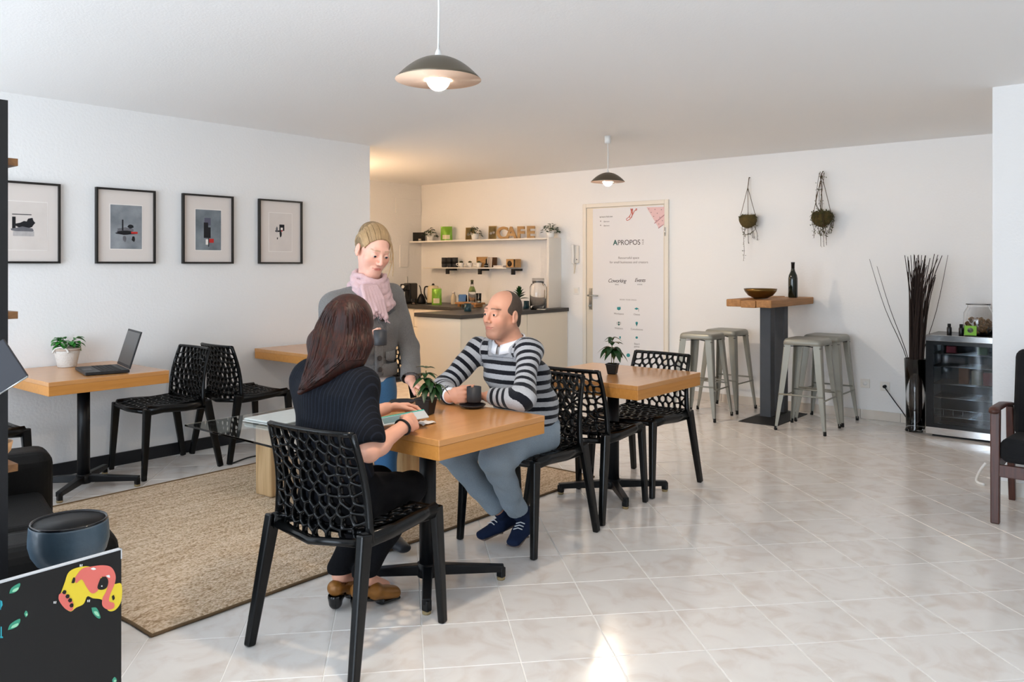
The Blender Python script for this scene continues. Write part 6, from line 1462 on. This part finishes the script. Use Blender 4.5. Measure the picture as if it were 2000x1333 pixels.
    for a_, toe, heel in ((anR, J(964, 1030, 4.02), J(1003, 1022, 4.10)), (anL, J(1012, 1050, 3.93), J(1032, 1022, 4.06))):
        heel = heel.copy(); toe = toe.copy(); heel[2] = max(heel[2], .05); toe[2] = .016; heel[2] = .05; dd = nrm_(toe-heel); toe = heel+dd*.235
        if toe[2] < .014: toe[2] = .014
        S = Field(*bounds([heel, toe, a_], .09), coarse=.0045); dd, up, sd = shoe(S, heel, toe, (0, 0, 1), h=.05)
        S.cap(heel+up*.05, a_, .032, .034, .02); S.cut(heel+up*.003, -up, np.minimum(heel, toe)-.1, np.maximum(heel, toe)+V(.1, .1, .03))
        o = mesh_obj('shoe', S.mesh(), suede, root, smooth=1); L = np.linalg.norm(toe-heel)
        B = Field(*bounds([heel, toe], .06), coarse=.004); B.cap(heel+up*.004, heel+dd*L*.45+up*.004, .007, .007, .01, side=sd, asp=4.6); B.cap(heel+dd*L*.45+up*.004, heel+dd*L*.9+up*.004, .007, .007, .01, side=sd, asp=5.2); mesh_obj('sole', B.mesh(), sole, root, smooth=1, parent=o)
        mb = MB()
        for q in range(3): c = heel+dd*L*(.42+.08*q)+up*(.066-.006*q); mb.tube([Vector(c-sd*.022)-base, Vector(c+up*.006)-base, Vector(c+sd*.022+dd*.008)-base], .0028, 6)
        mb.build('lace', lace, o)
    # cropped dark hair round the sides and back
    H = Field(*box_(hc, .14), coarse=.003)
    H.ell(hc+R @ (V(0, -.018, .036)*s), [q*s+.0022 for q in (.0755, .095, .083)], R, 0); H.ell(hc+R @ V(0, -.055, -.035), (.056, .047, .045), R, .03)
    H.cut(hc+R @ V(0, .016, .052), R @ V(0, .84, .54), *box_(hc, .2)); H.cut(hc+R @ V(0, .030, 0), R @ V(0, 1, 0), *box_(hc, .2)); H.cut(hc+R @ V(0, .002, -.02), R @ V(0, .70, -.71), *box_(hc, .2))
    hm = mat('cropped_hair', '#4f4238', .9, var=.4, vscale=140, bump=.4, bscale=500); mesh_obj('hair', H.mesh(), hm, root, smooth=1)
    # wedding ring
    return root
seated_man()
mug('charcoal cup in the seated man\'s right hand', (J(926, 783, 3.66)[0], 3.645, .752), math.radians(115), .068, .033)

# ================================================================== STANDING WOMAN IN GREY CARDIGAN
def standing_woman():
    f = nrm_(V(.62, -.785, 0)); l = V(.785, .62, 0)
    root = thing('person', 'blonde woman in grey cardigan and pink scarf, standing with a cup', 'person', (-.69, 3.96, 0), 0, 'people at the cafe table')
    pel = V(-.735, 4.01, .84); wst = V(-.73, 4.0, 1.0); chest = V(-.722, 3.98, 1.10); nk = V(-.702, 3.96, 1.255)
    shR, shL = V(-.858, 3.875, 1.172), J(764, 580, 4.06)
    elR, wrR = V(-.89, 3.83, .945), V(-.715, 3.70, 1.0); elL, wrL = V(-.522, 4.12, .955), V(-.497, 3.96, .803)
    hipR, hipL = V(-.80, 3.95, .80), V(-.672, 4.05, .80); knR, knL = V(-.80, 3.93, .46), V(-.630, 3.99, .46); anR, anL = V(-.80, 3.95, .105), V(-.612, 3.925, .105)
    hc = J(729, 489, 3.915); fh = nrm_(V(.55, -.74, -.40)); R = rot_head(fh, (.10, .0, 1)); s = .97
    F_ = Field(*bounds([pel, hc, shR, shL, elR, elL, wrR, wrL, anR, anL], .19), coarse=.009, fines=[box_(hc, .15)+(.0024,), box_(wrL+V(.04, -.04, -.03), .09)+(.003,), box_(wrR+V(.05, -.03, .03), .09)+(.003,)])
    F_.cap(pel, wst, .10, .085, .03, side=l, asp=1.25); F_.cap(wst, chest, .085, .09, .03, side=l, asp=1.3); F_.cap(chest, nk, .075, .048, .03, side=l, asp=1.2); F_.cap(shR, shL, .038, .038, .03)
    add_head(F_, hc, R, s, .93, .86, neck_to=nk, neck_r=.05)
    for sh, el, wr in ((shR, elR, wrR), (shL, elL, wrL)): F_.cap(sh, el, .036, .032, .02); F_.cap(el, wr, .032, .023, .012)
    for h_, k_, a_ in ((hipR, knR, anR), (hipL, knL, anL)): F_.cap(h_, k_, .07, .048, .03); F_.cap(k_, a_, .044, .028, .02)
    add_hand(F_, wrL+nrm_(wrL-elL)*.010, (.72, -.58, -.37), (-.3, -.3, -.9), False, (6, 10, 6), (.8, .45, .25), (8, 10), .93, .7)
    add_hand(F_, wrR+nrm_(wrR-elR)*.010, (.86, -.10, .40), (.15, .98, -.10), True, (30, 50, 36), (.7, .35, .65), (18, 20), .93)
    body = mesh_obj('body', F_.mesh(), M['skin'], root, head_color(hc, R, s, '#e3b09d', '#b5625c', '#a5876a', None, .3))
    add_eyes(root, body, hc, R, s, '#33465a', (0, 0, -.28))
    base = Vector(root.location)
    # cardigan
    T = Field(*bounds([pel, nk, shR, shL, elR, elL, wrR, wrL], .14), coarse=.0062)
    T.cap(pel-V(0, 0, .01), wst, .122, .108, .04, side=l, asp=1.32); T.cap(wst, chest, .108, .112, .04, side=l, asp=1.38); T.cap(chest, nk-V(0, 0, .045), .108, .055, .05, side=l, asp=1.7); T.cap(shR, shL, .05, .05, .04); T.cap(shR, nk-V(0, 0, .015), .05, .05, .04); T.cap(shL, nk-V(0, 0, .015), .05, .05, .04)
    T.ell(chest+f*.05-l*.06-V(0, 0, .02), (.065, .065, .06), None, .04); T.ell(chest+f*.05+l*.06-V(0, 0, .02), (.065, .065, .06), None, .04)
    for sh, el, wr in ((shR, elR, wrR), (shL, elL, wrL)): T.cap(sh, el, .056, .049, .03); T.cap(el, wr, .049, .041, .015); T.cut(wr-nrm_(wr-el)*.012, wr-el, wr-.1, wr+.1)
    T.cut(pel-V(0, 0, .015), (0, 0, -1), pel-.25, pel+V(.25, .25, .0)); T.ell(nk+V(0, 0, .045)+f*.02, (.075, .075, .055), None, .01, 'sub')
    w1 = ripples(22, 48, .0045, 31); T.warp(w1)
    card = knit('grey_wool', '#6f6e6d', .95, 170, .8, .28)
    cg = mesh_obj('cardigan', T.mesh(), card, root, smooth=2)
    # button band, pocket flap, buttons, ribbed hem
    def front(z, off=0.0, side=.0):
        t = (z-.84)/.4; c = pel*(1-t)+nk*t if z > 1.1 else np.array([np.interp(z, [pel[2], wst[2], chest[2]], [q[i] for q in (pel, wst, chest)]) for i in range(3)])
        rr = np.interp(z, [.8, .84, 1.0, 1.10, 1.2], [.122, .123, .110, .118, .085]); return c*np.array([1, 1, 0])+V(0, 0, z)+f*(rr*math.sqrt(max(0, 1-(side/(rr*1.35))**2))+off)+l*side
    mb = MB(); zs = np.linspace(.832, 1.16, 14); vs = []
    for z in zs:
        for sd_ in (-.022, -.007, .008, .023): vs.append(Vector(front(z, .007, sd_+.012))-base)
    mb.add(vs, [(j*4+i, j*4+i+1, (j+1)*4+i+1, (j+1)*4+i) for j in range(13) for i in range(3)], 0, True); o = mb.build('button_band', card, cg, fix=False); so = o.modifiers.new('s', 'SOLIDIFY'); so.thickness = .006; so.offset = 0
    bm_ = mat('horn_button', '#3a332f', .4)
    for z in (.862, .918, .99, 1.05, 1.11):
        c = Vector(front(z, .012, .013))-base; q = Vector((0, 0, 1)).rotation_difference(Vector(f)).to_matrix().to_4x4(); MB().lathe([(.0, 0), (.0125, 0), (.013, .002), (.0115, .005), (.008, .0042), (.0, .0042)], 18, 0, (0, 0, 0), Matrix.Translation(c) @ q).build('button', bm_, cg)
    mb = MB(); vs = []
    for j, z in enumerate((.945, .925, .905)):
        for i in range(6): vs.append(Vector(front(z-.012*math.sin(i/5*math.pi)*(j > 0), .008, .055+i*.016))-base)
    mb.add(vs, [(j*6+i, j*6+i+1, (j+1)*6+i+1, (j+1)*6+i) for j in range(2) for i in range(5)], 0, True); o = mb.build('pocket_flap', card, cg, fix=False); so = o.modifiers.new('s', 'SOLIDIFY'); so.thickness = .006; so.offset = 0
    hem = MB(); n = 60; vs = []
    for j, (z, g) in enumerate(((.885, 0), (.878, .004), (.828, .005), (.822, 0))):
        for i in range(n):
            t = 2*math.pi*i/n; rr = .1245+g+(.0022 if i % 2 else 0); c = np.array([np.interp(z, [pel[2], wst[2]], [q[k] for q in (pel, wst)]) for k in range(3)]); vs.append(Vector(V(c[0], c[1], z)+l*rr*1.32*math.cos(t)+f*rr*math.sin(t))-base)
    hem.add(vs, [(j*n+i, j*n+(i+1) % n, (j+1)*n+(i+1) % n, (j+1)*n+i) for j in range(3) for i in range(n)], 0, True); hem.build('ribbed_hem', card, cg, fix=False)
    d = nrm_(wrL-elL); c0 = wrL-d*.085; a1 = nrm_(np.cross(d, V(0, 0, 1))); a2 = np.cross(a1, d); cu = MB(); vs = []; n = 36
    for j, (t_, g) in enumerate(((0, 0), (.006, .004), (.068, .006), (.072, .001))):
        for i in range(n): t = 2*math.pi*i/n; rr = .0455+g+(.0018 if i % 2 else 0)-t_*.02; vs.append(Vector(c0+d*t_+(a1*math.cos(t)+a2*math.sin(t))*rr)-base)
    cu.add(vs, [(j*n+i, j*n+(i+1) % n, (j+1)*n+(i+1) % n, (j+1)*n+i) for j in range(3) for i in range(n)], 0, True); cu.build('ribbed_cuff', card, cg, fix=False)
    S = Field(*box_(pel, .24), coarse=.007); S.cap(pel-V(0, 0, .045), pel+V(0, 0, .02), .112, .112, .02, side=l, asp=1.3); S.cut(pel-V(0, 0, .045), (0, 0, -1), pel-.3, pel+V(.3, .3, 0)); mesh_obj('white_undershirt', S.mesh(), mat('white_cotton', '#e4dfdc', .8), root, smooth=1)
    P = Field(*bounds([pel, knR, anR, anL], .17), coarse=.0075); P.cap(pel-V(0, 0, .09)-l*.045, pel-V(0, 0, .09)+l*.045, .110, .110, .03)
    for h_, k_, a_ in ((hipR, knR, anR), (hipL, knL, anL)): P.cap(h_, k_, .086, .060, .03); P.cap(k_, a_+V(0, 0, .02), .060, .046, .02); P.cut(a_+V(0, 0, .0), (0, 0, -1), a_-.09, a_+V(.09, .09, .04))
    P.cut(pel-V(0, 0, .03), (0, 0, 1), pel-V(.3, .3, .1), pel+.3); w2 = ripples(25, 60, .0035, 8); P.warp(w2); mesh_obj('jeans', P.mesh(), M['jean_b'], root, smooth=2)
    for a_ in (anR, anL):
        heel = V(a_[0], a_[1], .016)-f*.035; toe = heel+f*.235; B = Field(*bounds([heel, toe, a_], .08), coarse=.005); shoe(B, heel, toe, (0, 0, 1), h=.05); B.cut(V(0, 0, .0165), (0, 0, -1), heel-.3, heel+V(.4, .4, .02)); mesh_obj('shoe', B.mesh(), mat('dark_shoe', '#23252b', .5) if 'dark_shoe' not in bpy.data.materials else bpy.data.materials['dark_shoe'], root, smooth=1)
    # scarf: wound folds and a hanging fringed end
    C = Field(*bounds([nk-V(.12, .12, .2), nk+V(.12, .12, .12)], .06), coarse=.0042)
    rnd = random.Random(4)
    for q, (rad, dz, tl, th) in enumerate(((.070, .088, -.05, .013), (.077, .074, -.06, .014), (.083, .059, -.07, .0145), (.089, .043, -.075, .015), (.095, .027, -.085, .015), (.100, .010, -.095, .015), (.103, -.006, -.10, .015), (.104, -.022, -.10, .014))):
        pts = []
        for t in np.linspace(0, 2*math.pi, 22): w_ = rad*(1+.06*math.sin(2*t+q)); pts.append(nk+l*w_*math.cos(t)*.98+f*(w_*math.sin(t)*1.0+.012)+V(0, 0, dz-.018+tl*.5*(math.sin(t)+.3)+.008*math.sin(3*t+q*1.7)))
        C.chain(pts, [th]*22, k=.0035)
    tail = [J(722, 560, 3.845), J(731, 585, 3.835), J(739, 606, 3.83)]
    for q in range(6): o_ = l*(-.050+.019*q); C.chain([tail[0]+o_*.75, tail[1]+o_*.95, tail[2]+o_*.9-V(0, 0, .012*abs(q-2))], [.0135, .0125, .0115], k=.005)
    w3 = ripples(90, 190, .0016, 2); C.warp(w3)
    sc_m = knit('pink_gauze', '#c6a9ac', .9, 300, .4, .14); sc = mesh_obj('scarf', C.mesh(), sc_m, root, smooth=1)
    fr = MB()
    for q in range(26): o_ = l*(-.052+.0042*q); p = tail[2]+o_-V(0, 0, .006+.0025*abs(q-11)); fr.tube([Vector(p)-base, Vector(p+V(rnd.uniform(-.006, .006), rnd.uniform(-.006, .006), -.012))-base, Vector(p+V(rnd.uniform(-.01, .01), rnd.uniform(-.01, .01), -.024))-base], .0019, 5)
    tag(fr.build('fringe', sc_m, sc), kind='stuff')
    # hair: swept back into a low knot
    hm = hair_mat('ash_blonde_hair', '#5f4c36', '#a78c68', .55); H = Field(*box_(hc, .17), coarse=.0036); off = V(0, -.018, .036)*s; rad = [q*s+.003 for q in (.0755, .095, .083)]
    H.ell(hc+R @ off, rad, R, 0); H.ell(hc+R @ V(0, -.105, .0), (.046, .040, .042), R, .03); H.ell(hc+R @ V(0, -.06, -.045), (.058, .048, .048), R, .03); H.ell(hc+R @ V(0, -.045, .075), (.060, .066, .050), R, .03)
    H.cut(hc+R @ V(0, .070, .090), R @ V(0, .80, -.60), *box_(hc, .2)); H.cut(hc+R @ V(0, .03, .008), R @ V(0, .45, -.9), *box_(hc, .2))
    hair = mesh_obj('hair', H.mesh(), hm, root, smooth=2); paths = []
    for k in range(230):
        t = rnd.uniform(-1, 1); st = V(.076*math.sin(t*1.5), .034+.042*math.cos(t*1.5)+rnd.uniform(-.003, .004), .008+.082*math.cos(t*1.5)); up_ = .030*max(0, math.cos(t*1.5))
        m1 = V(.088*math.sin(t*1.35), -.02, .03+.105*math.cos(t*1.35)+up_*.4); m2 = V(.065*math.sin(t*1.3), -.095, .015+.065*math.cos(t*1.4)); en = V(.028*math.sin(t*2), -.135, -.01+.02*math.cos(k*1.7))
        p_ = catmull([Vector(q) for q in (st, m1, m2, en)], 4); e = []
        for q in p_:
            q = np.array(q); d_ = q-off; m_ = math.sqrt(sum((d_[i]/rad[i])**2 for i in range(3))); lift = 1.0+.015*rnd.random(); z_ = max(0, d_[2]/rad[2])
            e.append(hc+R @ (off+d_*(lift+.07*min(1, max(0, .07-q[1])/.06)*z_**1.5)/m_ if q[1] > -.11 else q))
        paths.append(e[::2]+[e[-1]])
    hm2 = mat('blonde_strand', '#a98c66', .5, var=.35, vscale=35); tag(strands(hair, root, 'hair_strands', paths, .0030, hm2, 5, .6), kind='stuff')
    loose = [[J(759, 458, 3.93), J(766, 482, 3.915), J(766, 508, 3.905), J(760, 532, 3.90), J(756, 543, 3.895)], [J(760, 458, 3.93), J(767, 488, 3.91), J(768, 518, 3.90), J(767, 540, 3.89)], [J(758, 456, 3.93), J(764, 478, 3.905), J(763, 500, 3.895), J(762, 515, 3.89)]]
    strands(hair, root, 'loose_strand', loose, .0026, hm2, 5, .8)
    return root
standing_woman()
mug('charcoal cup in the standing woman\'s raised hand', (-.598, 3.66, 1.006), math.radians(75), .068, .031)
